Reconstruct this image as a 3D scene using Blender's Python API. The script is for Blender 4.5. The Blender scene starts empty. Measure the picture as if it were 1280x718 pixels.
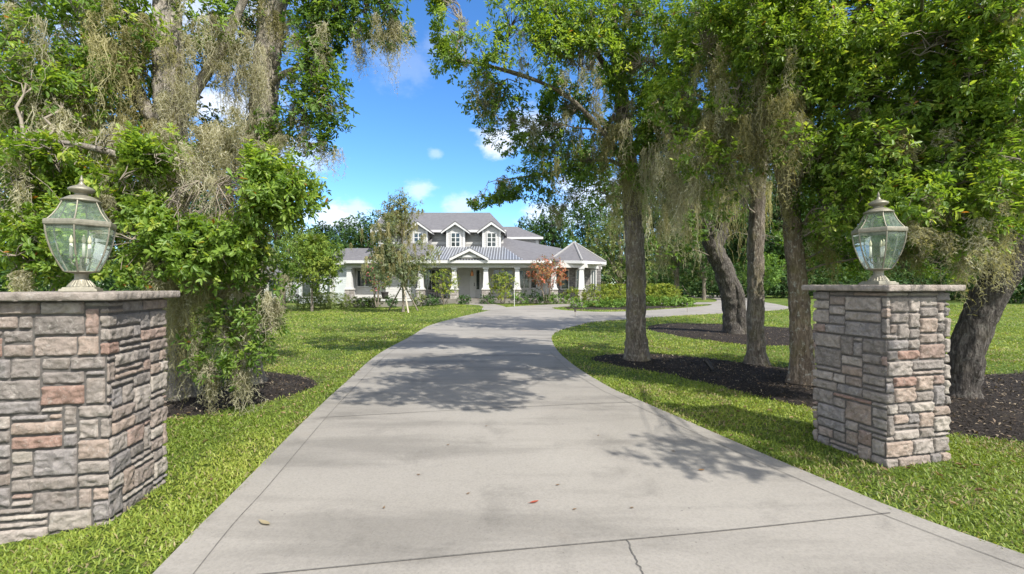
import bpy, bmesh, math, random
import numpy as np
from mathutils import Vector, Matrix
from mathutils.geometry import delaunay_2d_cdt

rng = np.random.default_rng(11)
random.seed(5)
scene = bpy.context.scene
COL = scene.collection
F, HOR, EYE = 569.0, 356.0, 1.6          # focal length and horizon of the photograph in its 1280 px frame

# ------------------------------------------------------------------ numeric helpers
def sstep(a, b, x):
    t = np.clip((np.asarray(x, float) - a) / (b - a), 0, 1)
    return t * t * (3 - 2 * t)

def terrain(X, Y):
    return 0.27 * sstep(20, 31, Y) * sstep(-9, -3, X) - .13 * sstep(2.35, 3.5, -np.asarray(X, float)) * sstep(-5.2, -3.3, -np.asarray(Y, float))

def P(px, py, Y):
    return np.array([(px - 640) / F * Y, Y, EYE - (py - HOR) / F * Y])

def G(px, py):
    z = 0.0
    for _ in range(30):
        Y = (EYE - z) * F / (py - HOR)
        z = 0.5 * z + 0.5 * float(terrain((px - 640) / F * Y, Y))
    return ((px - 640) / F * Y, Y)

def hash3(ix, iy, iz, seed):
    n = (ix * 374761393 + iy * 668265263 + iz * 1274126177 + seed * 974634773) & 0xFFFFFFFF
    n = ((n ^ (n >> 13)) * 1103515245) & 0xFFFFFFFF
    n = ((n ^ (n >> 15)) * 2246822519) & 0xFFFFFFFF
    return ((n ^ (n >> 16)) & 0xFFFFFF) / float(0xFFFFFF)

def vnoise(p, freq, seed=0):
    q = np.asarray(p, float) * freq
    i = np.floor(q).astype(np.int64)
    f = q - i
    u = f * f * (3 - 2 * f)
    r = 0
    for dx in (0, 1):
        for dy in (0, 1):
            for dz in (0, 1):
                w = (u[:, 0] if dx else 1 - u[:, 0]) * (u[:, 1] if dy else 1 - u[:, 1]) * (u[:, 2] if dz else 1 - u[:, 2])
                r = r + w * hash3(i[:, 0] + dx, i[:, 1] + dy, i[:, 2] + dz, seed)
    return r

def fbm(p, freq, seed=0, octs=3):
    s = 0; a = 1; t = 0
    for k in range(octs):
        s = s + a * vnoise(p, freq * 2 ** k, seed + k * 17); t += a; a *= .5
    return s / t

def norm(v):
    return v / np.maximum(np.linalg.norm(v, axis=-1, keepdims=True), 1e-9)

def rand_unit(n):
    return norm(rng.normal(size=(n, 3)))

def catmull(pts, step):
    pts = np.asarray(pts, float)
    a = np.vstack([2 * pts[0] - pts[1], pts, 2 * pts[-1] - pts[-2]])
    out = []
    for i in range(1, len(a) - 2):
        p0, p1, p2, p3 = a[i - 1], a[i], a[i + 1], a[i + 2]
        n = max(2, int(np.linalg.norm((p2 - p1)[:3]) / step))
        t = np.linspace(0, 1, n, endpoint=False)[:, None]
        out.append(.5 * (2 * p1 + (p2 - p0) * t + (2 * p0 - 5 * p1 + 4 * p2 - p3) * t ** 2 + (3 * p1 - p0 - 3 * p2 + p3) * t ** 3))
    out.append(pts[-1:])
    return np.vstack(out)

def inside(poly, x, y):
    poly = np.asarray(poly)
    r = np.zeros(len(x), bool)
    j = len(poly) - 1
    for i in range(len(poly)):
        xi, yi = poly[i]; xj, yj = poly[j]
        if yi != yj:
            c = ((yi > y) != (yj > y)) & (x < (xj - xi) * (y - yi) / (yj - yi) + xi)
            r ^= c
        j = i
    return r

# ------------------------------------------------------------------ object helpers
def make_mesh(name, V, faces, mats=None, parent=None, origin=(0, 0, 0), tint=None, smooth=False, mat_idx=None):
    V = np.asarray(V, np.float64) - np.asarray(origin, float)
    if not isinstance(faces, list): faces = [faces]
    faces = [np.asarray(f, np.int32) for f in faces if len(f)]
    me = bpy.data.meshes.new(name)
    me.vertices.add(len(V)); me.vertices.foreach_set('co', V.astype(np.float32).ravel())
    loops = np.concatenate([f.ravel() for f in faces])
    tot = np.concatenate([np.full(len(f), f.shape[1], np.int32) for f in faces])
    start = np.concatenate([[0], np.cumsum(tot)[:-1]]).astype(np.int32)
    me.loops.add(len(loops)); me.loops.foreach_set('vertex_index', loops)
    me.polygons.add(len(tot)); me.polygons.foreach_set('loop_start', start)
    me.polygons.foreach_set('loop_total', tot)
    if smooth: me.polygons.foreach_set('use_smooth', np.ones(len(tot), bool))
    if mats:
        for m in (mats if isinstance(mats, (list, tuple)) else [mats]): me.materials.append(m)
    if mat_idx is not None: me.polygons.foreach_set('material_index', np.asarray(mat_idx, np.int32))
    me.update(calc_edges=True)
    if tint is not None:
        a = me.attributes.new('tint', 'FLOAT_COLOR', 'POINT')
        c = np.ones((len(V), 4), np.float32); c[:, :3] = tint
        a.data.foreach_set('color', c.ravel())
    o = bpy.data.objects.new(name, me); COL.objects.link(o)
    if parent is not None: o.parent = parent
    return o

def tag(o, label=None, cat=None, group=None, kind=None):
    if label: o['label'] = label
    if cat: o['category'] = cat
    if group: o['group'] = group
    if kind: o['kind'] = kind
    return o

def thing(name, label, cat, loc=(0, 0, 0), rz=0, group=None):
    o = bpy.data.objects.new(name, None); COL.objects.link(o)
    o.location = loc; o.rotation_euler = (0, 0, rz); o.empty_display_size = .2
    return tag(o, label, cat, group)

def copy_tree(o, parent=None):
    c = o.copy(); COL.objects.link(c)
    if parent is not None: c.parent = parent
    for ch in list(o.children): copy_tree(ch, c)
    return c

class MB:
    """collects boxes, prisms and tubes for one mesh"""
    def __init__(s): s.V = []; s.F = []; s.M = []; s.n = 0
    def add(s, V, Fs, m=0):
        V = [tuple(map(float, v)) for v in V]
        s.V += V
        for f in Fs: s.F.append([i + s.n for i in f]); s.M.append(m)
        s.n += len(V); return s
    def box(s, x0, x1, y0, y1, z0, z1, m=0):
        return s.add([(x0, y0, z0), (x1, y0, z0), (x1, y1, z0), (x0, y1, z0), (x0, y0, z1), (x1, y0, z1), (x1, y1, z1), (x0, y1, z1)],
                     [(0, 3, 2, 1), (4, 5, 6, 7), (0, 1, 5, 4), (1, 2, 6, 5), (2, 3, 7, 6), (3, 0, 4, 7)], m)
    def taper(s, cx, cy, z0, z1, a0, a1, m=0):
        V = [(cx + a * sx, cy + a * sy, z) for z, a in ((z0, a0), (z1, a1)) for sx, sy in ((-1, -1), (1, -1), (1, 1), (-1, 1))]
        return s.add(V, [(0, 3, 2, 1), (4, 5, 6, 7), (0, 1, 5, 4), (1, 2, 6, 5), (2, 3, 7, 6), (3, 0, 4, 7)], m)
    def slab(s, top, thick, m=0):
        """polygon (list of 3-D points) with a thickness straight down"""
        n = len(top)
        V = list(top) + [(p[0], p[1], p[2] - thick) for p in top]
        Fs = [tuple(range(n)), tuple(range(2 * n - 1, n - 1, -1))] + [(i, i + n, (i + 1) % n + n, (i + 1) % n) for i in range(n)]
        return s.add(V, Fs, m)
    def prism(s, poly, y0, y1, m=0):
        """polygon of (x, z) extruded along y"""
        n = len(poly)
        V = [(x, y0, z) for x, z in poly] + [(x, y1, z) for x, z in poly]
        Fs = [tuple(range(n)), tuple(range(2 * n - 1, n - 1, -1))] + [(i, i + n, (i + 1) % n + n, (i + 1) % n) for i in range(n)]
        return s.add(V, Fs, m)
    def bar(s, a, b, r0, r1=None, n=8, m=0):
        r1 = r0 if r1 is None else r1
        a = Vector(a); b = Vector(b); d = (b - a).normalized()
        u = d.orthogonal().normalized(); w = d.cross(u)
        V = []
        for p, r in ((a, r0), (b, r1)):
            for k in range(n):
                t = 2 * math.pi * k / n
                V.append(p + (u * math.cos(t) + w * math.sin(t)) * r)
        Fs = [(k, (k + 1) % n, (k + 1) % n + n, k + n) for k in range(n)] + [tuple(range(n - 1, -1, -1)), tuple(range(n, 2 * n))]
        return s.add(V, Fs, m)
    def lathe(s, prof, n=24, c=(0, 0, 0), m=0, ang=0, caps=True):
        V = []
        for z, r in prof:
            for k in range(n):
                t = ang + 2 * math.pi * k / n
                V.append((c[0] + r * math.cos(t), c[1] + r * math.sin(t), c[2] + z))
        Fs = [(i * n + k, i * n + (k + 1) % n, (i + 1) * n + (k + 1) % n, (i + 1) * n + k) for i in range(len(prof) - 1) for k in range(n)]
        if caps: Fs += [tuple(range(n - 1, -1, -1)), tuple(range((len(prof) - 1) * n, len(prof) * n))]
        return s.add(V, Fs, m)
    def build(s, name, mats, parent=None, smooth=False, bevel=0, origin=(0, 0, 0)):
        me = bpy.data.meshes.new(name)
        me.from_pydata([(v[0] - origin[0], v[1] - origin[1], v[2] - origin[2]) for v in s.V], [], s.F)
        for m in (mats if isinstance(mats, (list, tuple)) else [mats]): me.materials.append(m)
        me.polygons.foreach_set('material_index', s.M)
        bm = bmesh.new(); bm.from_mesh(me)
        bmesh.ops.recalc_face_normals(bm, faces=bm.faces)
        bm.to_mesh(me); bm.free()
        if smooth: me.polygons.foreach_set('use_smooth', [True] * len(me.polygons))
        me.update()
        o = bpy.data.objects.new(name, me); COL.objects.link(o)
        if parent is not None: o.parent = parent
        if bevel:
            b = o.modifiers.new('bevel', 'BEVEL'); b.width = bevel; b.segments = 2; b.limit_method = 'ANGLE'
        return o

# ------------------------------------------------------------------ materials
def nt(name):
    m = bpy.data.materials.new(name); m.use_nodes = True
    t = m.node_tree; t.nodes.clear()
    return m, t

def N(t, kind, **kw):
    n = t.nodes.new(kind)
    for k, v in kw.items():
        if k.startswith('i_'):
            key = k[2:]
            key = int(key) if key.isdigit() else key.replace('_', ' ')
            n.inputs[key].default_value = v
        else: setattr(n, k, v)
    return n

def ramp(t, stops, interp='LINEAR'):
    r = t.nodes.new('ShaderNodeValToRGB'); r.color_ramp.interpolation = interp
    e = r.color_ramp.elements
    while len(e) < len(stops): e.new(.5)
    for i, (p, c) in enumerate(stops):
        e[i].position = p
        e[i].color = (c, c, c, 1) if isinstance(c, (int, float)) else (*c, 1)
    return r

def mixc(t, a, b, fac, mode='MIX'):
    m = t.nodes.new('ShaderNodeMix'); m.data_type = 'RGBA'; m.blend_type = mode
    for sock, v in ((m.inputs[0], fac), (m.inputs[6], a), (m.inputs[7], b)):
        if hasattr(v, 'is_linked') or hasattr(v, 'links'): t.links.new(v, sock)
        elif isinstance(v, (int, float)): sock.default_value = v
        else: sock.default_value = (*v, 1)
    return m.outputs[2]

def coords(t, scale=(1, 1, 1), obj=True):
    c = t.nodes.new('ShaderNodeTexCoord'); mp = t.nodes.new('ShaderNodeMapping')
    mp.inputs['Scale'].default_value = scale
    t.links.new(c.outputs['Object' if obj else 'Generated'], mp.inputs['Vector'])
    return mp.outputs[0]

def noise(t, vec, scale, detail=4, rough=.55, dist=0):
    n = N(t, 'ShaderNodeTexNoise'); n.inputs['Scale'].default_value = scale
    n.inputs['Detail'].default_value = detail; n.inputs['Roughness'].default_value = rough
    n.inputs['Distortion'].default_value = dist
    t.links.new(vec, n.inputs['Vector']); return n.outputs[0]

def finish(t, color, rough=.8, bump=None, strength=.3, dist=.02, metal=0, spec=.4):
    b = t.nodes.new('ShaderNodeBsdfPrincipled'); o = t.nodes.new('ShaderNodeOutputMaterial')
    b.inputs['Roughness'].default_value = rough; b.inputs['Metallic'].default_value = metal
    b.inputs['Specular IOR Level'].default_value = spec
    if isinstance(color, tuple): b.inputs['Base Color'].default_value = (*color, 1)
    else: t.links.new(color, b.inputs['Base Color'])
    if bump is not None:
        u = t.nodes.new('ShaderNodeBump'); u.inputs['Strength'].default_value = strength; u.inputs['Distance'].default_value = dist
        t.links.new(bump, u.inputs['Height']); t.links.new(u.outputs[0], b.inputs['Normal'])
    t.links.new(b.outputs[0], o.inputs[0]); return b

def plain(name, c, rough=.6, metal=0, var=.15, scale=20, bump=.05):
    m, t = nt(name); v = coords(t)
    n = noise(t, v, scale, 5)
    lo = tuple(x * (1 - var) for x in c); hi = tuple(min(1, x * (1 + var)) for x in c)
    r = ramp(t, [(.3, lo), (.7, hi)]); t.links.new(n, r.inputs[0])
    finish(t, r.outputs[0], rough, n, bump, .01, metal); return m

def leaf_mat(name, trans=.35, rough=.42, spec=.35):
    m, t = nt(name)
    a = N(t, 'ShaderNodeAttribute', attribute_name='tint')
    b = N(t, 'ShaderNodeBsdfPrincipled'); b.inputs['Roughness'].default_value = rough; b.inputs['Specular IOR Level'].default_value = spec
    tr = N(t, 'ShaderNodeBsdfTranslucent')
    c2 = mixc(t, a.outputs['Color'], (1.5, 1.45, .55), 1.0, 'MULTIPLY')
    t.links.new(a.outputs['Color'], b.inputs['Base Color']); t.links.new(c2, tr.inputs[0])
    mx = N(t, 'ShaderNodeMixShader'); mx.inputs[0].default_value = trans
    t.links.new(b.outputs[0], mx.inputs[1]); t.links.new(tr.outputs[0], mx.inputs[2])
    o = N(t, 'ShaderNodeOutputMaterial'); t.links.new(mx.outputs[0], o.inputs[0]); return m

M = {}
M['leaf'] = leaf_mat('oak_leaf', .48, .42, .35)
M['far_leaf'] = leaf_mat('far_leaf', .25, .6, .2)
M['moss'] = leaf_mat('spanish_moss', .4, .9, .1)
M['grass'] = leaf_mat('grass_blade', .3, .5, .3)

def bark_mat(name, dark, light, lichen=.0, green=.0):
    m, t = nt(name)
    v = coords(t, (1, 1, .22)); v1 = coords(t)
    n1 = noise(t, v, 26, 6, .65, 1.2)
    n2 = noise(t, v, 17, 5, .6, .8)
    ab = N(t, 'ShaderNodeMath', operation='SUBTRACT'); ab.inputs[1].default_value = .5; t.links.new(n2, ab.inputs[0])
    ab2 = N(t, 'ShaderNodeMath', operation='ABSOLUTE'); t.links.new(ab.outputs[0], ab2.inputs[0])
    cr = ramp(t, [(.0, 0.), (.11, 1.)]); t.links.new(ab2.outputs[0], cr.inputs[0])
    h = N(t, 'ShaderNodeMath', operation='MULTIPLY_ADD'); t.links.new(cr.outputs[0], h.inputs[0]); h.inputs[1].default_value = .38; t.links.new(n1, h.inputs[2])
    r = ramp(t, [(.35, dark), (.75, tuple((a + b) / 2 for a, b in zip(dark, light))), (1.15 if False else 1., light)]); t.links.new(h.outputs[0], r.inputs[0])
    c = r.outputs[0]
    big = noise(t, v1, 2.2, 4); rb = ramp(t, [(.3, .72), (.7, 1.2)]); t.links.new(big, rb.inputs[0])
    c = mixc(t, c, rb.outputs[0], 1., 'MULTIPLY')
    if lichen:
        ln = noise(t, v1, 14, 6, .7); lr = ramp(t, [(.56, 0.), (.62, lichen)]); t.links.new(ln, lr.inputs[0])
        c = mixc(t, c, (.42, .42, .36), lr.outputs[0])
    if green:
        gn = noise(t, v1, 3.1, 5, .6); gr = ramp(t, [(.48, 0.), (.66, green)]); t.links.new(gn, gr.inputs[0])
        c = mixc(t, c, (.17, .15, .05), gr.outputs[0])
    finish(t, c, .92, h.outputs[0], .9, .03, 0, .2); return m
M['bark'] = bark_mat('oak_bark', (.075, .062, .048), (.3, .26, .21), .45, .4)
M['bark_red'] = bark_mat('reddish_bark', (.095, .07, .05), (.32, .255, .19), .75, .45)
M['bark_pale'] = bark_mat('pale_grey_bark', (.13, .11, .09), (.46, .42, .36), .3, .3)
M['bark_dark'] = bark_mat('dark_furrowed_bark', (.028, .024, .021), (.155, .138, .122), .15, .1)
M['twig'] = plain('pale_twig', (.21, .18, .14), .9, 0, .3)

def pavement_mat():
    m, t = nt('concrete'); v = coords(t)
    big = noise(t, v, .35, 5, .6); r = ramp(t, [(.3, (.212, .197, .173)), (.7, (.27, .252, .223))]); t.links.new(big, r.inputs[0])
    st = noise(t, v, 1.7, 7, .68, .4); rs = ramp(t, [(.33, .76), (.46, 1.), (.8, 1.04)]); t.links.new(st, rs.inputs[0])
    c = mixc(t, r.outputs[0], rs.outputs[0], .7, 'MULTIPLY')
    vs = coords(t, (.35, 2.4, 1)); stk = noise(t, vs, .8, 5, .6, .3); rk = ramp(t, [(.36, .68), (.52, 1.04)]); t.links.new(stk, rk.inputs[0])
    c = mixc(t, c, rk.outputs[0], .65, 'MULTIPLY')
    warm = noise(t, v, .5, 4); rw = ramp(t, [(.62, 0.), (.78, .45)]); t.links.new(warm, rw.inputs[0])
    c = mixc(t, c, (.3, .22, .155), rw.outputs[0])
    fine = noise(t, v, 60, 4, .7); rf = ramp(t, [(.25, .78), (.6, 1.07)]); t.links.new(fine, rf.inputs[0])
    c = mixc(t, c, rf.outputs[0], .8, 'MULTIPLY')
    sp = N(t, 'ShaderNodeTexVoronoi'); sp.inputs['Scale'].default_value = 9; t.links.new(v, sp.inputs['Vector'])
    rp = ramp(t, [(.05, .45), (.085, 1.)]); t.links.new(sp.outputs['Distance'], rp.inputs[0])
    gate = noise(t, v, 1.1, 3); rg = ramp(t, [(.5, 0.), (.62, .8)]); t.links.new(gate, rg.inputs[0])
    c = mixc(t, c, mixc(t, c, rp.outputs[0], 1., 'MULTIPLY'), rg.outputs[0])
    s2 = N(t, 'ShaderNodeTexVoronoi'); s2.inputs['Scale'].default_value = 26; t.links.new(v, s2.inputs['Vector'])
    r2 = ramp(t, [(.06, .5), (.12, 1.)]); t.links.new(s2.outputs['Distance'], r2.inputs[0])
    g2 = noise(t, v, 2.3, 4); rg2 = ramp(t, [(.46, 0.), (.6, .8)]); t.links.new(g2, rg2.inputs[0])
    c = mixc(t, c, mixc(t, c, r2.outputs[0], 1., 'MULTIPLY'), rg2.outputs[0])
    finish(t, c, .85, fine, .25, .01, 0, .25); return m
M['concrete'] = pavement_mat()
M['joint'] = plain('dark_joint_strip', (.11, .103, .092), .95, 0, .3, 30)  # dark grey of the slab joints and the crack

def lawn_mat():
    m, t = nt('lawn'); v = coords(t)
    a = noise(t, v, .45, 5, .6); r = ramp(t, [(.3, (.06, .1, .018)), (.5, (.1, .148, .026)), (.72, (.165, .195, .044))]); t.links.new(a, r.inputs[0])
    b = noise(t, v, 9, 6, .7); rb = ramp(t, [(.25, .6), (.7, 1.25)]); t.links.new(b, rb.inputs[0])
    c = mixc(t, r.outputs[0], rb.outputs[0], 1., 'MULTIPLY')
    d = noise(t, v, 1.3, 6, .65); rd = ramp(t, [(.57, 0.), (.7, .7)]); t.links.new(d, rd.inputs[0])
    c = mixc(t, c, (.2, .175, .09), rd.outputs[0])
    vf = noise(t, v, 45, 5, .7); rf = ramp(t, [(.25, .55), (.7, 1.3)]); t.links.new(vf, rf.inputs[0])
    c = mixc(t, c, rf.outputs[0], .8, 'MULTIPLY')
    finish(t, c, .9, vf, .8, .05, 0, .15); return m
M['lawn'] = lawn_mat()

def mulch_mat():
    m, t = nt('mulch'); v = coords(t)
    a = noise(t, v, 28, 6, .75, 1.0); r = ramp(t, [(.3, (.012, .0105, .009)), (.55, (.04, .033, .028)), (.8, (.11, .09, .07))]); t.links.new(a, r.inputs[0])
    d = noise(t, v, 1.2, 4); rd = ramp(t, [(.58, 0.), (.78, .45)]); t.links.new(d, rd.inputs[0])
    c = mixc(t, r.outputs[0], (.12, .1, .08), rd.outputs[0])
    finish(t, c, .95, a, 1., .05, 0, .15); return m
M['mulch'] = mulch_mat()

def stone_mat():
    m, t = nt('ledge_stone'); v = coords(t)
    a = N(t, 'ShaderNodeAttribute', attribute_name='tint')
    n = noise(t, v, 13, 8, .72, 1.2); r = ramp(t, [(.3, .62), (.5, .98), (.7, 1.35)]); t.links.new(n, r.inputs[0])
    c = mixc(t, a.outputs['Color'], r.outputs[0], .9, 'MULTIPLY')
    p = noise(t, v, 21, 6, .7, 1.5); rp = ramp(t, [(.55, 0.), (.66, .55)]); t.links.new(p, rp.inputs[0])
    c = mixc(t, c, (.37, .345, .31), rp.outputs[0])
    w = noise(t, v, 4.3, 5, .6); rw = ramp(t, [(.58, 0.), (.74, .38)]); t.links.new(w, rw.inputs[0])
    c = mixc(t, c, (.2, .15, .115), rw.outputs[0])
    g = noise(t, v, 5.7, 5, .65); rg = ramp(t, [(.6, 0.), (.72, .3)]); t.links.new(g, rg.inputs[0])
    c = mixc(t, c, (.13, .125, .115), rg.outputs[0])
    f = noise(t, v, 30, 8, .75, .8)
    finish(t, c, .92, f, .75, .022, 0, .15); return m
M['stone'] = stone_mat()
M['mortar'] = plain('mortar', (.095, .087, .08), .95, 0, .25, 30, .3)
M['pewter'] = plain('weathered_pewter', (.23, .215, .165), .5, .4, .18, 40, .05)
M['bulb'] = plain('flame_bulb_glass', (.7, .62, .42), .15, 0, .03)
M['candle'] = plain('candle_sleeve', (.72, .68, .58), .5, 0, .05)

def glass_mat(name, tint=(.9, .95, .93), gl=-.01, dirt=.10):
    m, t = nt(name); v = coords(t)
    tr = N(t, 'ShaderNodeBsdfTransparent'); tr.inputs[0].default_value = (*tint, 1)
    g = N(t, 'ShaderNodeBsdfGlossy'); g.inputs['Roughness'].default_value = .02
    d = N(t, 'ShaderNodeBsdfDiffuse'); d.inputs[0].default_value = (.45, .58, .47, 1)
    fr = N(t, 'ShaderNodeFresnel'); fr.inputs[0].default_value = 1.5
    ad = N(t, 'ShaderNodeMath', operation='ADD'); ad.inputs[1].default_value = gl; hf = N(t, 'ShaderNodeMath', operation='MULTIPLY'); hf.inputs[1].default_value = .5; t.links.new(fr.outputs[0], hf.inputs[0]); t.links.new(hf.outputs[0], ad.inputs[0])
    m1 = N(t, 'ShaderNodeMixShader'); t.links.new(ad.outputs[0], m1.inputs[0]); t.links.new(tr.outputs[0], m1.inputs[1]); t.links.new(g.outputs[0], m1.inputs[2])
    n = noise(t, v, 9, 5, .7); r = ramp(t, [(.35, dirt * .4), (.75, dirt * 1.8)]); t.links.new(n, r.inputs[0])
    m2 = N(t, 'ShaderNodeMixShader'); t.links.new(r.outputs[0], m2.inputs[0]); t.links.new(m1.outputs[0], m2.inputs[1]); t.links.new(d.outputs[0], m2.inputs[2])
    o = N(t, 'ShaderNodeOutputMaterial'); t.links.new(m2.outputs[0], o.inputs[0]); return m
M['glass'] = glass_mat('lantern_glass', dirt=.13)

def siding_mat(name, c, pitch):
    m, t = nt(name); co = N(t, 'ShaderNodeTexCoord'); s = N(t, 'ShaderNodeSeparateXYZ'); t.links.new(co.outputs['Object'], s.inputs[0])
    mu = N(t, 'ShaderNodeMath', operation='MULTIPLY'); mu.inputs[1].default_value = 1 / pitch; t.links.new(s.outputs[2], mu.inputs[0])
    fr = N(t, 'ShaderNodeMath', operation='FRACT'); t.links.new(mu.outputs[0], fr.inputs[0])
    inv = N(t, 'ShaderNodeMath', operation='SUBTRACT'); inv.inputs[0].default_value = 1; t.links.new(fr.outputs[0], inv.inputs[1])
    n = noise(t, coords(t), 3, 5); r = ramp(t, [(.3, tuple(x * .93 for x in c)), (.7, tuple(x * 1.05 for x in c))]); t.links.new(n, r.inputs[0])
    finish(t, r.outputs[0], .7, inv.outputs[0], .8, .02); return m
M['siding'] = siding_mat('pale_lap_siding', (.5, .498, .48), .16)
M['siding_grey'] = siding_mat('grey_lap_siding', (.4, .395, .38), .16)
M['siding_blue'] = siding_mat('pale_blue_grey_siding', (.47, .505, .505), .16)
M['trim'] = plain('white_trim', (.54, .54, .53), .55, 0, .04, 6, .02)
M['soffit'] = plain('beam_paint', (.5, .49, .46), .6, 0, .04, 6, .02)

def shingle_mat():
    m, t = nt('roof_shingles'); v = coords(t)
    n = noise(t, coords(t, (1, 1, 2)), 3.5, 7, .75); r = ramp(t, [(.3, (.095, .092, .097)), (.7, (.15, .146, .152))]); t.links.new(n, r.inputs[0])
    co = N(t, 'ShaderNodeTexCoord'); s = N(t, 'ShaderNodeSeparateXYZ'); t.links.new(co.outputs['Object'], s.inputs[0])
    mu = N(t, 'ShaderNodeMath', operation='MULTIPLY'); mu.inputs[1].default_value = 9; t.links.new(s.outputs[2], mu.inputs[0])
    fr = N(t, 'ShaderNodeMath', operation='FRACT'); t.links.new(mu.outputs[0], fr.inputs[0])
    rr = ramp(t, [(0., .8), (.25, 1.), (1., 1.05)]); t.links.new(fr.outputs[0], rr.inputs[0])
    c = mixc(t, r.outputs[0], rr.outputs[0], 1., 'MULTIPLY')
    finish(t, c, .9, fr.outputs[0], .4, .02); return m
M['shingle'] = shingle_mat()
M['metal_roof'] = plain('standing_seam_metal', (.135, .14, .152), .5, .3, .08, 2, .03)
M['seam'] = plain('metal_seam', (.38, .4, .43), .45, .3, .05)
M['pane'] = None
def pane_mat():
    m, t = nt('window_pane'); v = coords(t); n = noise(t, v, 1.3, 3)
    r = ramp(t, [(.35, (.012, .016, .018)), (.7, (.06, .075, .075))]); t.links.new(n, r.inputs[0])
    finish(t, r.outputs[0], .06, None, 0, 0, 0, .8); return m
M['pane'] = pane_mat()

def ashlar_mat(name, c1, c2, mortar, sx, sz):
    m, t = nt(name)
    co = N(t, 'ShaderNodeTexCoord'); s = N(t, 'ShaderNodeSeparateXYZ'); t.links.new(co.outputs['Object'], s.inputs[0])
    ad = N(t, 'ShaderNodeMath', operation='ADD'); t.links.new(s.outputs[0], ad.inputs[0]); t.links.new(s.outputs[1], ad.inputs[1])
    cb = N(t, 'ShaderNodeCombineXYZ'); t.links.new(ad.outputs[0], cb.inputs[0]); t.links.new(s.outputs[2], cb.inputs[1])
    b = N(t, 'ShaderNodeTexBrick'); t.links.new(cb.outputs[0], b.inputs['Vector'])
    b.inputs['Color1'].default_value = (*c1, 1); b.inputs['Color2'].default_value = (*c2, 1); b.inputs['Mortar'].default_value = (*mortar, 1)
    b.inputs['Scale'].default_value = 1; b.inputs['Brick Width'].default_value = sx; b.inputs['Row Height'].default_value = sz
    b.inputs['Mortar Size'].default_value = .012; b.inputs['Bias'].default_value = 0
    b.offset_frequency = 2; b.squash = .7; b.squash_frequency = 3
    n = noise(t, coords(t), 9, 5, .7); r = ramp(t, [(.3, .6), (.7, 1.35)]); t.links.new(n, r.inputs[0])
    finish(t, mixc(t, b.outputs[0], r.outputs[0], 1., 'MULTIPLY'), .9, n, .6, .03); return m
M['house_stone'] = ashlar_mat('column_stone', (.24, .21, .19), (.42, .39, .36), (.2, .19, .18), .28, .13)
M['house_stone_dark'] = ashlar_mat('dark_wall_stone', (.12, .115, .115), (.24, .225, .215), (.09, .088, .085), .32, .14)
M['black_metal'] = plain('black_metal', (.018, .018, .018), .45, .3, .2)
M['dark_wood'] = plain('dark_wood', (.05, .042, .036), .7, 0, .2)
M['pale_wood'] = plain('pale_stake_wood', (.4, .35, .27), .85, 0, .15)
M['brown_wood'] = plain('weathered_stake_wood', (.2, .17, .13), .9, 0, .2)
M['copper'] = plain('copper_lantern', (.45, .2, .08), .35, .8, .15)
M['terracotta'] = plain('dark_pot', (.05, .045, .045), .7, 0, .2)
M['dry_leaf'] = leaf_mat('dry_leaf', .15, .7, .2)
M['white_post'] = plain('white_marker', (.5, .5, .48), .6, 0, .05)
M['pipe'] = plain('grey_cable', (.2, .2, .19), .8)

# ------------------------------------------------------------------ vegetation geometry
def tubes(pts, rad, sides=4):
    """many tubes at once: pts (n,m,3), rad (n,m) -> V, quads"""
    n, m, _ = pts.shape
    d = np.gradient(pts, axis=1); d = norm(d)
    ref = np.where(np.abs(d[..., 2:3]) < .9, np.array([0, 0, 1.]), np.array([1., 0, 0]))
    u = norm(np.cross(d, ref)); w = np.cross(d, u)
    a = np.arange(sides) * 2 * np.pi / sides
    V = pts[:, :, None, :] + rad[:, :, None, None] * (u[:, :, None, :] * np.cos(a)[:, None] + w[:, :, None, :] * np.sin(a)[:, None])
    idx = np.arange(n * m * sides).reshape(n, m, sides)
    q = np.stack([idx[:, :-1], np.roll(idx, -1, 2)[:, :-1], np.roll(idx, -1, 2)[:, 1:], idx[:, 1:]], -1)
    return V.reshape(-1, 3), q.reshape(-1, 4)

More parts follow.
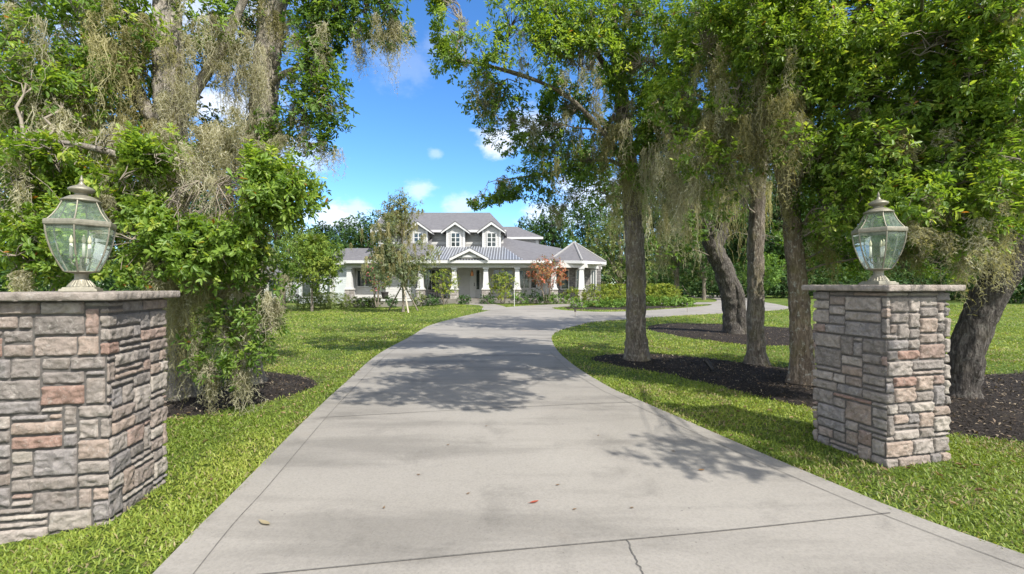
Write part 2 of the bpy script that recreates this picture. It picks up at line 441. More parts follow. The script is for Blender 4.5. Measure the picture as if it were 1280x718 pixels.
def bark_tube(pts4, sides=36, step=.045, amp=.022, flare=0, seed=0, knots=()):
    """tapered limb with furrowed surface: pts4 rows (x,y,z,r)"""
    c = catmull(pts4, step); pts = c[:, :3]; r = np.maximum(c[:, 3], .008)
    n = len(pts)
    d = norm(np.gradient(pts, axis=0))
    u = np.zeros_like(d); u[0] = norm(np.cross(d[0], [0.3, 1, .1]))
    for i in range(1, n):
        v = u[i - 1] - d[i] * np.dot(u[i - 1], d[i]); u[i] = v / max(np.linalg.norm(v), 1e-9)
    w = np.cross(d, u)
    a = np.arange(sides) * 2 * np.pi / sides
    s = np.concatenate([[0], np.cumsum(np.linalg.norm(np.diff(pts, axis=0), axis=1))])
    rr = np.repeat(r[:, None], sides, 1)
    if flare: rr = rr * (1 + flare * np.exp(-s / .22)[:, None] * (.7 + .5 * np.cos(a * 5 + seed)[None] ** 2))
    circ = np.stack([np.cos(a), np.sin(a)], 1)
    q = np.concatenate([np.repeat(circ[None], n, 0) * np.repeat(r[:, None], sides, 1)[..., None], np.repeat(s[:, None, None], sides, 1)], 2).reshape(-1, 3)
    big = (fbm(q, 3.0, seed) - .5).reshape(n, sides)
    fur = np.abs(fbm(q * np.array([1, 1, .25]), 17, seed + 5, 3) - .5).reshape(n, sides) * 2
    rr = rr * (1 + .28 * big) + amp * np.clip(r / .2, .15, 1.2)[:, None] * (np.minimum(fur * 2.4, 1) - .7)
    V = pts[:, None] + rr[..., None] * (u[:, None] * np.cos(a)[:, None] + w[:, None] * np.sin(a)[:, None])
    V = V.reshape(-1, 3)
    for k, kr, ka in knots:
        dd = np.linalg.norm(V - np.asarray(k), axis=1)
        ax = pts[np.argmin(np.linalg.norm(pts - np.asarray(k), axis=1))]
        V += norm(V - ax) * (ka * np.exp(-(dd / kr) ** 2))[:, None]
    idx = np.arange(n * sides).reshape(n, sides)
    Q = np.stack([idx[:-1], np.roll(idx, -1, 1)[:-1], np.roll(idx, -1, 1)[1:], idx[1:]], -1).reshape(-1, 4)
    return V, Q

def merge(parts):
    V = []; Fs = []; n = 0
    for v, f in parts:
        V.append(v); Fs.append(f + n); n += len(v)
    return np.vstack(V), np.vstack(Fs)

def leaf_geo(pos, d, nrm, L, W, fold=.25, curl=.15, simple=False):
    d = norm(d); s = norm(np.cross(d, nrm)); n = np.cross(s, d)
    L = L[:, None]; W = W[:, None]
    up = n * W * fold
    if simple:
        V = np.stack([pos, pos + d * L * .5 - s * W * .5 + up, pos + d * L - n * L * curl, pos + d * L * .5 + s * W * .5 + up], 1)
        k = len(pos); Q = np.arange(k * 4).reshape(k, 4)
        return V.reshape(-1, 3), Q
    V = np.stack([pos, pos + d * L * .32 - s * W * .4 + up, pos + d * L * .7 - s * W * .48 + up - n * L * curl * .4, pos + d * L - n * L * curl,
                  pos + d * L * .7 + s * W * .48 + up - n * L * curl * .4, pos + d * L * .32 + s * W * .4 + up], 1)
    k = len(pos); b = (np.arange(k) * 6)[:, None]
    Q = np.vstack([b + np.array([0, 3, 2, 1]), b + np.array([0, 5, 4, 3])])
    return V.reshape(-1, 3), Q

PAL_OAK = np.array([(.06, .125, .026), (.1, .18, .036), (.15, .24, .046), (.24, .33, .065)])
PAL_NEAR = np.array([(.08, .15, .027), (.142, .238, .04), (.22, .325, .057), (.38, .44, .09)])
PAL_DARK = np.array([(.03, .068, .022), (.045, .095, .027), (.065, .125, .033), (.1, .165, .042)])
PAL_OLIVE = np.array([(.08, .125, .035), (.13, .18, .05), (.19, .23, .07), (.26, .28, .1)])
PAL_YEL = np.array([(.09, .15, .02), (.16, .22, .03), (.25, .28, .04), (.33, .32, .06)])

PAL_LIME = np.array([(.06, .13, .025), (.1, .19, .035), (.16, .26, .05), (.24, .34, .08)])

def pal(p, t):
    t = np.clip(t, 0, .999) * (len(p) - 1); i = t.astype(int); f = (t - i)[:, None]
    return p[i] * (1 - f) + p[i + 1] * f

def clumps(cent, axis, k, L, pal_, twig=.16, simple=False, rust=.005, bias=None):
    """leaf sprays: k leaves round a short twig at every centre"""
    n = len(cent)
    c = np.repeat(cent, k, 0); ax = np.repeat(norm(axis), k, 0)
    t = rng.random(n * k) ** .6
    rad = rand_unit(n * k); rad = norm(rad - ax * np.sum(rad * ax, 1, keepdims=True))
    pos = c + ax * (t * twig)[:, None] + rad * .008
    d = norm(ax * (.25 + .6 * t)[:, None] + rad * 1. + np.array([0, 0, -.12]))
    nr = norm(ax + np.array([0, 0, .7]) + rand_unit(n * k) * .5)
    Ls = L * rng.uniform(.45, 1.38, n * k); Ws = Ls * rng.uniform(.3, .46, n * k)
    V, Q = leaf_geo(pos, d, nr, Ls, Ws, rng.uniform(.05, .4), .18, simple)
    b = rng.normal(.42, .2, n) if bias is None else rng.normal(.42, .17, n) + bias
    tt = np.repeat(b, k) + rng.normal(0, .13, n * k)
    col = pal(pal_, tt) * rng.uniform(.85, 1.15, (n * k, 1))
    ru = rng.random(n * k) < rust
    col[ru] = np.array([.3, .13, .03])
    return V, Q, np.repeat(col, 4 if simple else 6, 0)

def ellipsoid(n, c, r, gap=.42, freq=1.5, seed=3, shell=.45):
    out = np.zeros((0, 3)); tries = 0
    while len(out) < n and tries < 12:
        p = rand_unit(n * 2) * (rng.random((n * 2, 1)) ** (shell))
        q = c + p * r
        out = np.vstack([out, q[vnoise(q, freq, seed) + .35 * vnoise(q, freq * 2.7, seed + 9) > gap + .17]]); tries += 1
    return out[:n]

MOSS_PAL = np.array([(.2, .19, .12), (.315, .3, .205), (.435, .415, .31), (.57, .545, .435)])
MOSS_OLIVE = np.array([(.18, .17, .08), (.29, .27, .14), (.4, .37, .21), (.5, .47, .3)])
def moss_geo(anchors, length, k, spread, m=14, width=.005, palette=MOSS_PAL, wisps=2):
    """hanging beards: k strands below every anchor; length per anchor"""
    n = len(anchors)
    A = np.repeat(anchors, k, 0); Ln = np.repeat(np.asarray(length), k) * rng.uniform(.25, 1.0, n * k)
    off = rng.normal(size=(n * k, 3)) * np.array([1, 1, .25]) * (np.repeat(np.asarray(spread), k))[:, None]
    A = A + off
    N_ = n * k
    t = np.linspace(0, 1, m)
    wob = np.cumsum(rng.normal(0, 1, (N_, m, 3)) * np.array([1, 1, .3]), 1) * (.012 + .014 * Ln)[:, None, None]
    ph = rng.random((N_, 1)) * 6.28; fq = rng.uniform(9, 30, (N_, 1)); am = rng.uniform(.006, .026, (N_, 1)) * (.4 + t)[None]
    wob[:, :, 0] += am * np.sin(ph + fq * t[None]); wob[:, :, 1] += am * np.cos(ph * 1.7 + fq * 1.13 * t[None])
    pts = A[:, None] + wob; pts[:, :, 2] -= Ln[:, None] * t
    pull = -off * np.array([1, 1, 0]) * .75
    pts += pull[:, None] * (t ** 1.5)[None, :, None]
    ang = rng.random(N_) * np.pi
    s = np.stack([np.cos(ang), np.sin(ang), np.zeros(N_)], 1)
    w = width * (1 - .75 * t)[None, :] * rng.uniform(.6, 1.4, (N_, 1))
    Lf = pts - s[:, None] * w[..., None]; Rt = pts + s[:, None] * w[..., None]
    V = np.stack([Lf, Rt], 2).reshape(-1, 3)
    i = np.arange(N_ * m * 2).reshape(N_, m, 2)
    Q = np.stack([i[:, :-1, 0], i[:, :-1, 1], i[:, 1:, 1], i[:, 1:, 0]], -1).reshape(-1, 4)
    bt = np.repeat(rng.normal(.45, .18, n), k) + rng.normal(0, .12, N_)
    colS = pal(palette, bt)
    col = np.repeat(colS, m * 2, 0)
    T = np.zeros((0, 4), int)
    if wisps:
        base = np.repeat(pts[:, 1:-1].reshape(-1, 3), wisps, 0); nb = len(base)
        d = rand_unit(nb) * np.array([1, 1, .8]) + np.array([0, 0, -.35])
        ln = rng.uniform(.015, .055, nb)[:, None]
        sd = norm(np.cross(d, rand_unit(nb))) * (width * .45)
        mid = base + d * ln * .55 + sd * 1.6; tip = base + d * ln + np.array([0, 0, -.012])
        WV = np.stack([base - sd, base + sd, mid, tip], 1).reshape(-1, 3)
        T = np.arange(nb * 4).reshape(nb, 4)[:, [0, 1, 2, 3]] + len(V)
        V = np.vstack([V, WV])
        col = np.vstack([col, np.repeat(np.repeat(colS, (m - 2) * wisps, 0), 4, 0)])
    return V, np.vstack([Q, T]), col

def limb(*pts):
    """limb points as (px, py, Y, r) -> world rows (x, y, z, r)"""
    return np.array([[*P(a, b, c), r] for a, b, c, r in pts])

def oak(name, label, limbs, blobs, moss=(), bark='bark', palette=PAL_OAK, L=.075, k=13, dens=1., base=None, rand_moss=0, moss_len=(.3, .9),
        group=None, gap=.42, twigs=.36, seed=1, moss_pal=MOSS_PAL, knots=(), flare=.8, cat='tree', simple=False, moss_w=.004, wisps=2, moss_k=22, freq=1.5, upw=.35, amp=.03):
    b0 = limbs[0][0][:3] if base is None else base
    root = thing(name, label, cat, tuple(b0), 0, group)
    parts = []
    for i, l in enumerate(limbs):
        r = l[:, 3].max()
        parts.append(bark_tube(l, 44 if r > .12 else 18 if r > .05 else 8, .04 if r > .12 else .09, amp if r > .04 else .004, flare if i == 0 else 0, seed + i * 3, knots if i == 0 else ()))
    V, Q = merge(parts); make_mesh('trunk', V, Q, M[bark], root, b0, smooth=True)
    limb_pts = np.vstack([catmull(l, .15)[:, :3] for l in limbs])
    LV, LQ, LC = [], [], []; n0 = 0
    TP, TR, BP, BR = [], [], [], []
    anchors = []
    for (px, py, Y, rx, ry, dn, bi) in blobs:
        c = P(px, py, Y); r = np.array([rx * Y / F, .9 * (rx + ry) / 2 * Y / F, ry * Y / F])
        n = max(4, int(dens * dn * r[0] * r[2] * math.pi * 2.6 / (.0145 * (L / .075) ** 2 * (k / 13))))
        p = ellipsoid(n, c, r, gap, freq, seed)
        if len(p) == 0: continue
        ax = norm(norm(p - c) * .7 + np.array([0, 0, upw]) + rand_unit(len(p)) * .6)
        v, q, col = clumps(p, ax, k, L, palette, twig=L * 2.1, simple=simple, bias=bi)
        LV.append(v); LQ.append(q + n0); LC.append(col); n0 += len(v)
        # the branch that carries this clump
        dist = np.linalg.norm(limb_pts - c, axis=1) + 1.2 * np.maximum(0, limb_pts[:, 2] - c[2])
        a = limb_pts[np.argmin(dist)]
        t = np.linspace(0, 1, 7)[:, None]
        br = a * (1 - t) + c * t + np.array([0, 0, .18]) * np.sin(t * np.pi) * min(1, np.linalg.norm(c - a)) + rng.normal(0, .05, (7, 3)) * np.sin(t * np.pi)
        BP.append(br); BR.append(np.linspace(.02, .004, 7) * min(1.0, max(.5, np.linalg.norm(c - a))))
        m = int(len(p) * twigs * .35)
        if m:
            sel = rng.choice(len(p), m, replace=False)
            st = br[rng.integers(3, 7, m)]; en = p[sel]
            tt = np.linspace(0, 1, 5)[None, :, None]
            tw = st[:, None] * (1 - tt) + en[:, None] * tt + rng.normal(0, .045, (m, 5, 3)) * np.sin(tt * np.pi) + np.array([0, 0, .06]) * np.sin(tt * np.pi)
            TP.append(tw); TR.append(np.repeat(np.linspace(.009, .0035, 5)[None], m, 0) * (L / .075) ** .5)
            anchors.append(tw[:, 2:4].reshape(-1, 3))
        anchors.append(br[2:])
    if BP:
        V, Q = tubes(np.array(BP), np.array(BR), 6); br_parts = [(V, Q)]
        if TP: br_parts.append(tubes(np.concatenate(TP), np.concatenate(TR), 3))
        V, Q = merge(br_parts); make_mesh('branch_work', V, Q, M['twig'], root, b0, smooth=True)
    if LV: make_mesh('crown', np.vstack(LV), np.vstack(LQ), M['leaf'], root, b0, tint=np.vstack(LC))
    MV, MQ, MC = [], [], []; n0 = 0
    for (px, py, Y, w, ln, num, pl) in moss:
        c = P(px, py, Y); A = c + rng.normal(size=(num, 3)) * np.array([w * Y / F * .5, w * Y / F * .4, .12])
        v, q, col = moss_geo(A, ln * rng.uniform(.45, 1.5, num), moss_k, rng.uniform(.012, .05, num), palette=MOSS_OLIVE if pl else MOSS_PAL, width=moss_w, wisps=wisps)
        MV.append(v); MQ.append(q + n0); MC.append(col); n0 += len(v)
    if rand_moss and anchors:
        A = np.vstack(anchors); A = A[rng.integers(0, len(A), rand_moss)]
        v, q, col = moss_geo(A, rng.uniform(*moss_len, rand_moss), moss_k, rng.uniform(.015, .05, rand_moss), palette=moss_pal, width=moss_w, wisps=wisps)
        MV.append(v); MQ.append(q + n0); MC.append(col)
    if MV: make_mesh('hanging_moss', np.vstack(MV), np.vstack(MQ), M['moss'], root, b0, tint=np.vstack(MC))
    return root

def bush_mesh(c, r, n, L, k, palette, gap=.3, freq=2.5, seed=1, simple=True, upw=.5, flat_top=False, twig=1.6, rust=0, bias=None, floor=None):
    p = ellipsoid(n, np.asarray(c), np.asarray(r), gap, freq, seed, .4)
    if flat_top: p = c + np.clip((p - c) / r * 1.35, -1, 1) * r
    if floor is not None: p = p[p[:, 2] > floor]
    ax = norm(norm((p - c) / r) * .8 + np.array([0, 0, upw]) + rand_unit(len(p)) * .5)
    return clumps(p, ax, k, L, palette, L * twig, simple, rust, bias)

def shrub(name, label, cat, px, by, Y, hw, h, palette, L=.09, n=120, k=9, group=None, stems=4, seed=1, gap=.25, crown_from=.12, flowers=None, flat=False, depth=None, freq=2.5, stem_mat='twig'):
    """plant standing at pixel column px, base row by, at depth Y; hw and h in photo pixels"""
    s = Y / F
    x = (px - 640) * s; z0 = EYE - (by - HOR) * s
    base = np.array([x, Y, z0]); root = thing(name, label, cat, tuple(base), 0, group)
    H_ = h * s; W_ = hw * s
    c = np.array([x, Y, z0 + H_ * (1 + crown_from) / 2]); r = np.array([W_, depth or W_ * .9, H_ * (1 - crown_from) / 2])
    v, q, col = bush_mesh(c, r, n, L, k, palette, gap, freq, seed, flat_top=flat)
    if flowers is not None:
        fcol, frac = flowers
        nf = len(v) // 4; m = rng.random(nf) < frac
        fc = np.array(fcol) * rng.uniform(.6, 1.3, (nf, 1))
        cc = col.reshape(nf, 4, 3); cc[m] = fc[m][:, None]; col = cc.reshape(-1, 3)
    make_mesh('foliage', v, q, M['far_leaf'], root, base, tint=col)
    if stems:
        a = rng.uniform(0, 2 * np.pi, stems); t = np.linspace(0, 1, 5)[None, :, None]
        st = base + np.stack([np.cos(a), np.sin(a), 0 * a], 1) * W_ * .1 - np.array([0, 0, .03]); en = c + np.stack([np.cos(a), np.sin(a), 0 * a], 1) * W_ * .55 + np.array([0, 0, r[2] * .3])
        pts = st[:, None] * (1 - t) + en[:, None] * t + rng.normal(0, .03, (stems, 5, 3)) * np.sin(t * np.pi)
        V, Q = tubes(pts, np.repeat(np.linspace(.022, .008, 5)[None], stems, 0) * max(1, H_ / 1.8), 5)
        make_mesh('stem', V, Q, M[stem_mat], root, base, smooth=True)
    return root
# ====================================================================== GROUND
def smooth_poly(pts, step=.25, closed=True):
    p = np.array(pts, float)
    if not closed: return catmull(np.c_[p, np.zeros(len(p))], step)[:, :2]
    a = np.vstack([p[-1:], p, p[:2]])
    a = np.c_[a, np.zeros(len(a))]
    out = []
    for i in range(1, len(a) - 2):
        p0, p1, p2, p3 = a[i - 1], a[i], a[i + 1], a[i + 2]
        n = max(2, int(np.linalg.norm(p2 - p1) / step)); t = np.linspace(0, 1, n, endpoint=False)[:, None]
        out.append(.5 * (2 * p1 + (p2 - p0) * t + (2 * p0 - 5 * p1 + 4 * p2 - p3) * t ** 2 + (3 * p1 - p0 - 3 * p2 + p3) * t ** 3))
    return np.vstack(out)[:, :2]

def sheet(name, outer, holes, spacing, zoff, thick, mat, kind='structure', parent=None, height=None):
    loops = [np.asarray(outer)] + [np.asarray(h) for h in holes]
    pts = []; edges = []
    for l in loops:
        b = len(pts); pts += [Vector((float(x), float(y))) for x, y in l]
        edges += [(b + i, b + (i + 1) % len(l)) for i in range(len(l))]
    x0, y0 = outer.min(0); x1, y1 = outer.max(0)
    gx, gy = np.meshgrid(np.arange(x0, x1, spacing) + .013, np.arange(y0, y1, spacing) + .017)
    gx = gx.ravel(); gy = gy.ravel(); ok = inside(outer, gx, gy)
    for h in holes: ok &= ~inside(h, gx, gy)
    pts += [Vector((float(a), float(b))) for a, b in zip(gx[ok], gy[ok])]
    v, e, f, *_ = delaunay_2d_cdt(pts, edges, [], 0, 1e-5)
    v = np.array([(p.x, p.y) for p in v]); f = np.array([t for t in f if len(t) == 3])
    cen = v[f].mean(1); ok = inside(outer, cen[:, 0], cen[:, 1])
    for h in holes: ok &= ~inside(h, cen[:, 0], cen[:, 1])
    f = f[ok]
    z = terrain(v[:, 0], v[:, 1]) + zoff
    if height is not None: z = z + height(v)
    V = np.c_[v, z]
    faces = [f]
    if thick:
        n = len(V); S = []; quads = []
        for l in loops:
            b = n + len(S)
            zl = terrain(l[:, 0], l[:, 1]) + zoff
            for (x, y), zz in zip(l, zl): S.append((x, y, zz)); S.append((x, y, zz - thick))
            m = len(l)
            quads += [(b + 2 * i, b + 2 * i + 1, b + 2 * ((i + 1) % m) + 1, b + 2 * ((i + 1) % m)) for i in range(m)]
        V = np.vstack([V, np.array(S)]); faces.append(np.array(quads))
    o = make_mesh(name, V, faces, mat, parent)
    if kind: o['kind'] = kind
    return o

def GP(lst): return [G(a, b) for a, b in lst]

drive_left = GP([(195, 718), (300, 611), (389, 520), (433, 479), (473, 444), (513, 421.8), (539, 407), (576.5, 396.6), (606, 390), (624, 386)])
drive_far = GP([(645.6, 383.6), (679.5, 381.6), (712, 380.3), (760, 379.2), (800, 378.6), (850, 378.4), (888, 378.2), (896, 376.2), (890, 373.5), (860, 372.6), (846, 371.6), (860, 370.2), (905, 369.6), (940, 371)])
drive_right = GP([(952, 377), (972, 381), (986, 384.3), (982, 386.6), (951.5, 389.5), (907.6, 392), (860, 394), (808.7, 397.5), (783.5, 399.8), (743, 402.7), (712, 410), (697, 414.5), (690.5, 420), (690, 427), (698.7, 441.7), (722, 461.5), (763, 486.5), (788, 497.7), (850.5, 525), (1013.5, 595.5), (1280, 698)])
DRIVE = smooth_poly([(-1.1, -5), (-1.5, 0)] + drive_left + drive_far + drive_right + [(4.6, .4), (7.5, -2.2), (8.5, -5)], .3)
ISLAND = smooth_poly(GP([(690, 385.6), (705, 388.4), (749, 390.5), (783, 390), (809, 388.6), (853, 385.7), (880, 383.2), (890, 381.6), (880, 380.5), (840, 380.6), (780, 381.2), (730, 382.4), (700, 384)]), .3)
BED_LEFT = smooth_poly(GP([(120, 525), (204, 523), (260, 519), (300, 509), (350, 499), (400, 483), (387, 473), (350, 467), (313, 464), (246, 459.5), (150, 460), (60, 470), (40, 500)]), .25)
BED_FRONT = smooth_poly(GP([(738, 449), (766, 443.6), (833, 444), (886, 449), (939, 456), (987, 461), (1060, 466), (1200, 469), (1330, 467), (1480, 480), (1450, 540), (1330, 556), (1250, 551), (1197, 545), (1100, 532), (1019, 513), (992, 506), (939, 494), (886, 481), (833, 467.5), (780, 459.5)]), .25)
BED_BACK = smooth_poly(GP([(809, 411.7), (822, 406), (886, 405.5), (939, 408), (989.5, 411.3), (1040, 416), (1050, 424), (1030, 432), (989.5, 433), (939, 431.6), (886, 426), (833, 418)]), .3)
BED_HEDGE = smooth_poly(GP([(706, 386), (735, 387.2), (790, 387.2), (840, 385.4), (872, 382.4), (850, 382), (780, 383), (720, 383.5)]), .3)

# the lawn: fine near the camera, wide to the horizon
def lawn_sheet():
    def axis(a, b, c, d, fine, n):
        l = -np.geomspace(1, abs(a - b) + 1, n)[::-1] + 1 + b
        r = np.geomspace(1, d - c + 1, n) - 1 + c
        return np.unique(np.concatenate([l, np.arange(b, c, fine), r]))
    xs = axis(-900, -26, 30, 900, .5, 18); ys = axis(-300, -8, 62, 1500, .5, 20)
    X, Y = np.meshgrid(xs, ys); x = X.ravel(); y = Y.ravel()
    pz = np.c_[x, y, 0 * x]
    near = (np.abs(x) < 28) & (y < 60) & (y > -8)
    bump = (fbm(pz, .7, 4) - .5) * .035 * near
    ind = inside(DRIVE, x, y) & ~inside(ISLAND, x, y)
    z = terrain(x, y) + np.minimum(bump, .012) - .0 - .03 * ind
    i = np.arange(len(x)).reshape(X.shape)
    Q = np.stack([i[:-1, :-1], i[:-1, 1:], i[1:, 1:], i[1:, :-1]], -1).reshape(-1, 4)
    o = make_mesh('ground', np.c_[x, y, z], Q, M['lawn'], smooth=True); o['kind'] = 'structure'
lawn_sheet()
drv = sheet('driveway', DRIVE, [ISLAND], .6, .024, .1, M['concrete'])
# island lawn is the ground sheet itself; walkway to the steps
WALK = smooth_poly(GP([(604, 388), (632, 385.4), (622, 381.5), (606, 379.2), (572, 379.2), (574, 380.6), (596, 381.8), (604, 384)]), .3)
sheet('walkway', WALK, [], .6, .019, .09, M['concrete'])

def strip(name, pts, w, zoff, mat, parent):
    p = catmull(np.c_[np.array(pts), np.zeros(len(pts))], .15)[:, :2]
    d = norm(np.gradient(p, axis=0)); n = np.c_[-d[:, 1], d[:, 0]]
    ww = w * (.75 + .5 * vnoise(np.c_[p, 0 * p[:, 0]], 7, 3))[:, None]
    a = p - n * ww; b = p + n * ww
    V = np.stack([a, b], 1).reshape(-1, 2)
    V = np.c_[V, terrain(V[:, 0], V[:, 1]) + zoff]
    i = np.arange(len(p)) * 2
    Q = np.stack([i[:-1], i[:-1] + 1, i[1:] + 1, i[1:]], -1)
    o = make_mesh(name, V, Q, mat, parent); o['kind'] = 'structure'; return o
J = M['joint']
strip('expansion_joint', GP([(296, 727.5), (375, 719.5), (600, 697), (785, 680), (940, 665), (1113, 646)]), .0055, .0285, J, drv)
strip('expansion_joint', GP([(400, 525), (560, 516), (700, 509), (800, 505)]), .004, .0285, J, drv)
strip('expansion_joint', GP([(478, 449), (560, 447.5), (640, 446), (692, 445)]), .005, .0285, J, drv)
strip('expansion_joint', GP([(548, 408), (600, 409), (650, 410), (694, 411)]), .006, .0285, J, drv)
off_l = [(x + .22, y + .03) for x, y in drive_left[:6]]
strip('border_joint', [(-1.05, -.6)] + off_l, .003, .0285, J, drv)
off_r = [(x - .2, y - .05) for x, y in drive_right[-7:]][::-1]
strip('border_joint', [(4.0, .6)] + off_r, .003, .0285, J, drv)
cy_ = np.linspace(680.5, 732, 16)
strip('concrete_crack', GP([(783 + (y - 680) * .47 + rng.normal(0, 1.1), y) for y in cy_]), .0035, .0285, J, drv)

def bed_height(v):
    return .03 + .045 * fbm(np.c_[v, 0 * v[:, 0]], 2.2, 8)
def bed(nm, poly, sp):
    sheet(nm, poly, [], sp, .004, .0, M['mulch'], 'structure', None, lambda v: bed_height(v) * np.clip(edge_dist(poly, v) / .35, 0, 1))
def edge_dist(poly, v):
    d = np.full(len(v), 9.)
    for i in range(len(poly)):
        a = poly[i]; b = poly[(i + 1) % len(poly)]; ab = b - a
        t = np.clip(((v - a) @ ab) / max(ab @ ab, 1e-9), 0, 1)[:, None]
        d = np.minimum(d, np.linalg.norm(v - (a + t * ab), axis=1))
    return d
bed('mulch_bed', BED_LEFT, .09); bed('mulch_bed', BED_FRONT, .1); bed('mulch_bed', BED_BACK, .15); bed('mulch_bed', BED_HEDGE, .3)

# loose chips and fallen leaves on the mulch (stuff)
def scatter(poly, n):
    x0, y0 = poly.min(0); x1, y1 = poly.max(0)
    p = rng.random((n * 3, 2)) * (x1 - x0, y1 - y0) + (x0, y0)
    return p[inside(poly, p[:, 0], p[:, 1])][:n]
def chips():
    V, Q, C = [], [], []; n0 = 0
    for poly, n in ((BED_LEFT, 10000), (BED_FRONT, 19000), (BED_BACK, 7000)):
        p = scatter(poly, n); m = len(p); p = p + rng.normal(0, .09, p.shape); p = p[~inside(DRIVE, p[:, 0], p[:, 1])]; m = len(p)
        z = terrain(p[:, 0], p[:, 1]) + .006 + np.where(inside(poly, p[:, 0], p[:, 1]), bed_height(p) * np.clip(edge_dist(poly, p) / .35, 0, 1), .014)
        d = rand_unit(m) * np.array([1, 1, .3]); nr = norm(rand_unit(m) * .45 + np.array([0, 0, 1]))
        L = rng.uniform(.02, .075, m); W = L * rng.uniform(.15, .4, m)
        v, q = leaf_geo(np.c_[p, z], d, nr, L, W, .5, .05, True)
        t = rng.random(m); c = np.where(t[:, None] < .72, np.array([.04, .033, .027]), np.where(t[:, None] < .9, np.array([.11, .08, .055]), np.array([.26, .21, .15]))) * rng.uniform(.5, 1.5, (m, 1))
        V.append(v); Q.append(q + n0); C.append(np.repeat(c, 4, 0)); n0 += len(v)
    o = make_mesh('wood_chips', np.vstack(V), np.vstack(Q), M['dry_leaf'], tint=np.vstack(C))
    tag(o, 'dark loose wood chips and leaf litter over the mulch beds', 'wood chips', kind='stuff')
chips()
def litter():
    p = np.vstack([np.c_[rng.uniform(1.6, 8, 1500), rng.uniform(3.2, 13, 1500)], np.c_[rng.uniform(-6, -2.3, 700), rng.uniform(2.4, 10, 700)]])
    ok = ~inside(DRIVE, p[:, 0], p[:, 1])
    p = p[ok]; p = p[rng.random(len(p)) < np.clip((fbm(np.c_[p, 0 * p[:, 0]], .8, 55) - .4) * 5, .1, 1)]; m = len(p)
    d = rand_unit(m) * np.array([1, 1, .25]); nr = norm(rand_unit(m) * .5 + np.array([0, 0, 1]))
    L = rng.uniform(.03, .065, m); v, q = leaf_geo(np.c_[p, terrain(p[:, 0], p[:, 1]) + .028], d, nr, L, L * rng.uniform(.3, .5, m), .4, .15)
    t = rng.random((m, 1)); c = (np.array([.3, .22, .12]) * t + np.array([.14, .09, .05]) * (1 - t))
    tag(make_mesh('leaf_litter', v, q, M['dry_leaf'], tint=np.repeat(c, 6, 0)), 'dry tan oak leaves littering the turf beside the drive', 'leaf litter', kind='stuff')
litter()

# grass blades on the nearer lawn (stuff nobody could count)
PILLARS = []
def grass():
    bands = [(1.6, 3.2, 11000, .036, .0072), (3.2, 5, 7500, .038, .0078), (5, 7.5, 3800, .04, .0095), (7.5, 11, 1300, .042, .013), (11, 17, 520, .048, .02), (17, 30, 140, .055, .034)]
    V, Fq, Ft, C = [], [], [], []; n0 = 0
    for y0, y1, den, Lb, Wb in bands:
        xr = y1 * 1.22 + 2.2
        n = int(den * 2 * xr * (y1 - y0))
        p = np.c_[rng.uniform(-xr, xr, n), rng.uniform(y0, y1, n)]
        p = p[np.abs(p[:, 0]) < p[:, 1] * 1.22 + 2.2]
        je = rng.normal(0, .022, p.shape)
        ok = ~(inside(DRIVE, p[:, 0] + je[:, 0], p[:, 1] + je[:, 1]) & ~inside(ISLAND, p[:, 0], p[:, 1])) & ~inside(WALK, p[:, 0], p[:, 1])
        for b in (BED_LEFT, BED_FRONT, BED_BACK):
            jit = rng.normal(0, .06, p.shape); ok &= ~inside(b, p[:, 0] + jit[:, 0], p[:, 1] + jit[:, 1])
        for (cx, cy, hw, rot) in PILLARS:
            dx = p[:, 0] - cx; dy = p[:, 1] - cy; u = dx * math.cos(rot) + dy * math.sin(rot); w = -dx * math.sin(rot) + dy * math.cos(rot)
            ok &= ~((np.abs(u) < hw) & (np.abs(w) < hw))
        ok &= rng.random(len(p)) < np.clip((fbm(np.c_[p, 0 * p[:, 0]], 1.3, 21) - .3) * 6, .42, 1)
        p = p[ok]; m = len(p)
        z = terrain(p[:, 0], p[:, 1])
        ang = rng.uniform(0, 2 * np.pi, m); lean = rng.uniform(.3, 1.35, m)
        d = np.stack([np.cos(ang) * np.sin(lean), np.sin(ang) * np.sin(lean), np.cos(lean)], 1)
        L = Lb * rng.uniform(.55, 1.3, m); W = Wb * rng.uniform(.6, 1.3, m)
        s = norm(np.cross(d, np.array([0, 0, 1.]) + rand_unit(m) * .4))
        base = np.c_[p, z + .003]
        mid = base + d * (L * .55)[:, None]
        dt = norm(d + np.array([0, 0, -.55])); tip = mid + dt * (L * .55)[:, None]
        v = np.stack([base - s * W[:, None] * .5, base + s * W[:, None] * .5, mid + s * W[:, None] * .5, mid - s * W[:, None] * .5, tip], 1)
        b = (np.arange(m) * 5)[:, None] + n0
        Fq.append(b + np.array([0, 1, 2, 3])); Ft.append(b + np.array([3, 2, 4]))
        patch = fbm(np.c_[p, 0 * p[:, 0]], .9, 31) * .9 + rng.normal(0, .18, m)
        pg = np.array([(.1, .155, .022), (.17, .235, .034), (.25, .305, .05), (.35, .36, .085)])
        c = pal(pg, patch)
        dead = rng.random(m) < .07 + .3 * (fbm(np.c_[p, 0 * p[:, 0]], 2.1, 77) > .64)
        c[dead] = np.array([.3, .25, .13]) * rng.uniform(.6, 1.2, (dead.sum(), 1))
        V.append(v.reshape(-1, 3)); C.append(np.repeat(c, 5, 0)); n0 += m * 5
    o = make_mesh('grass', np.vstack(V), [np.vstack(Fq), np.vstack(Ft)], M['grass'], tint=np.vstack(C))
    tag(o, 'short bright green turf blades on both sides of the driveway', 'grass', kind='stuff')

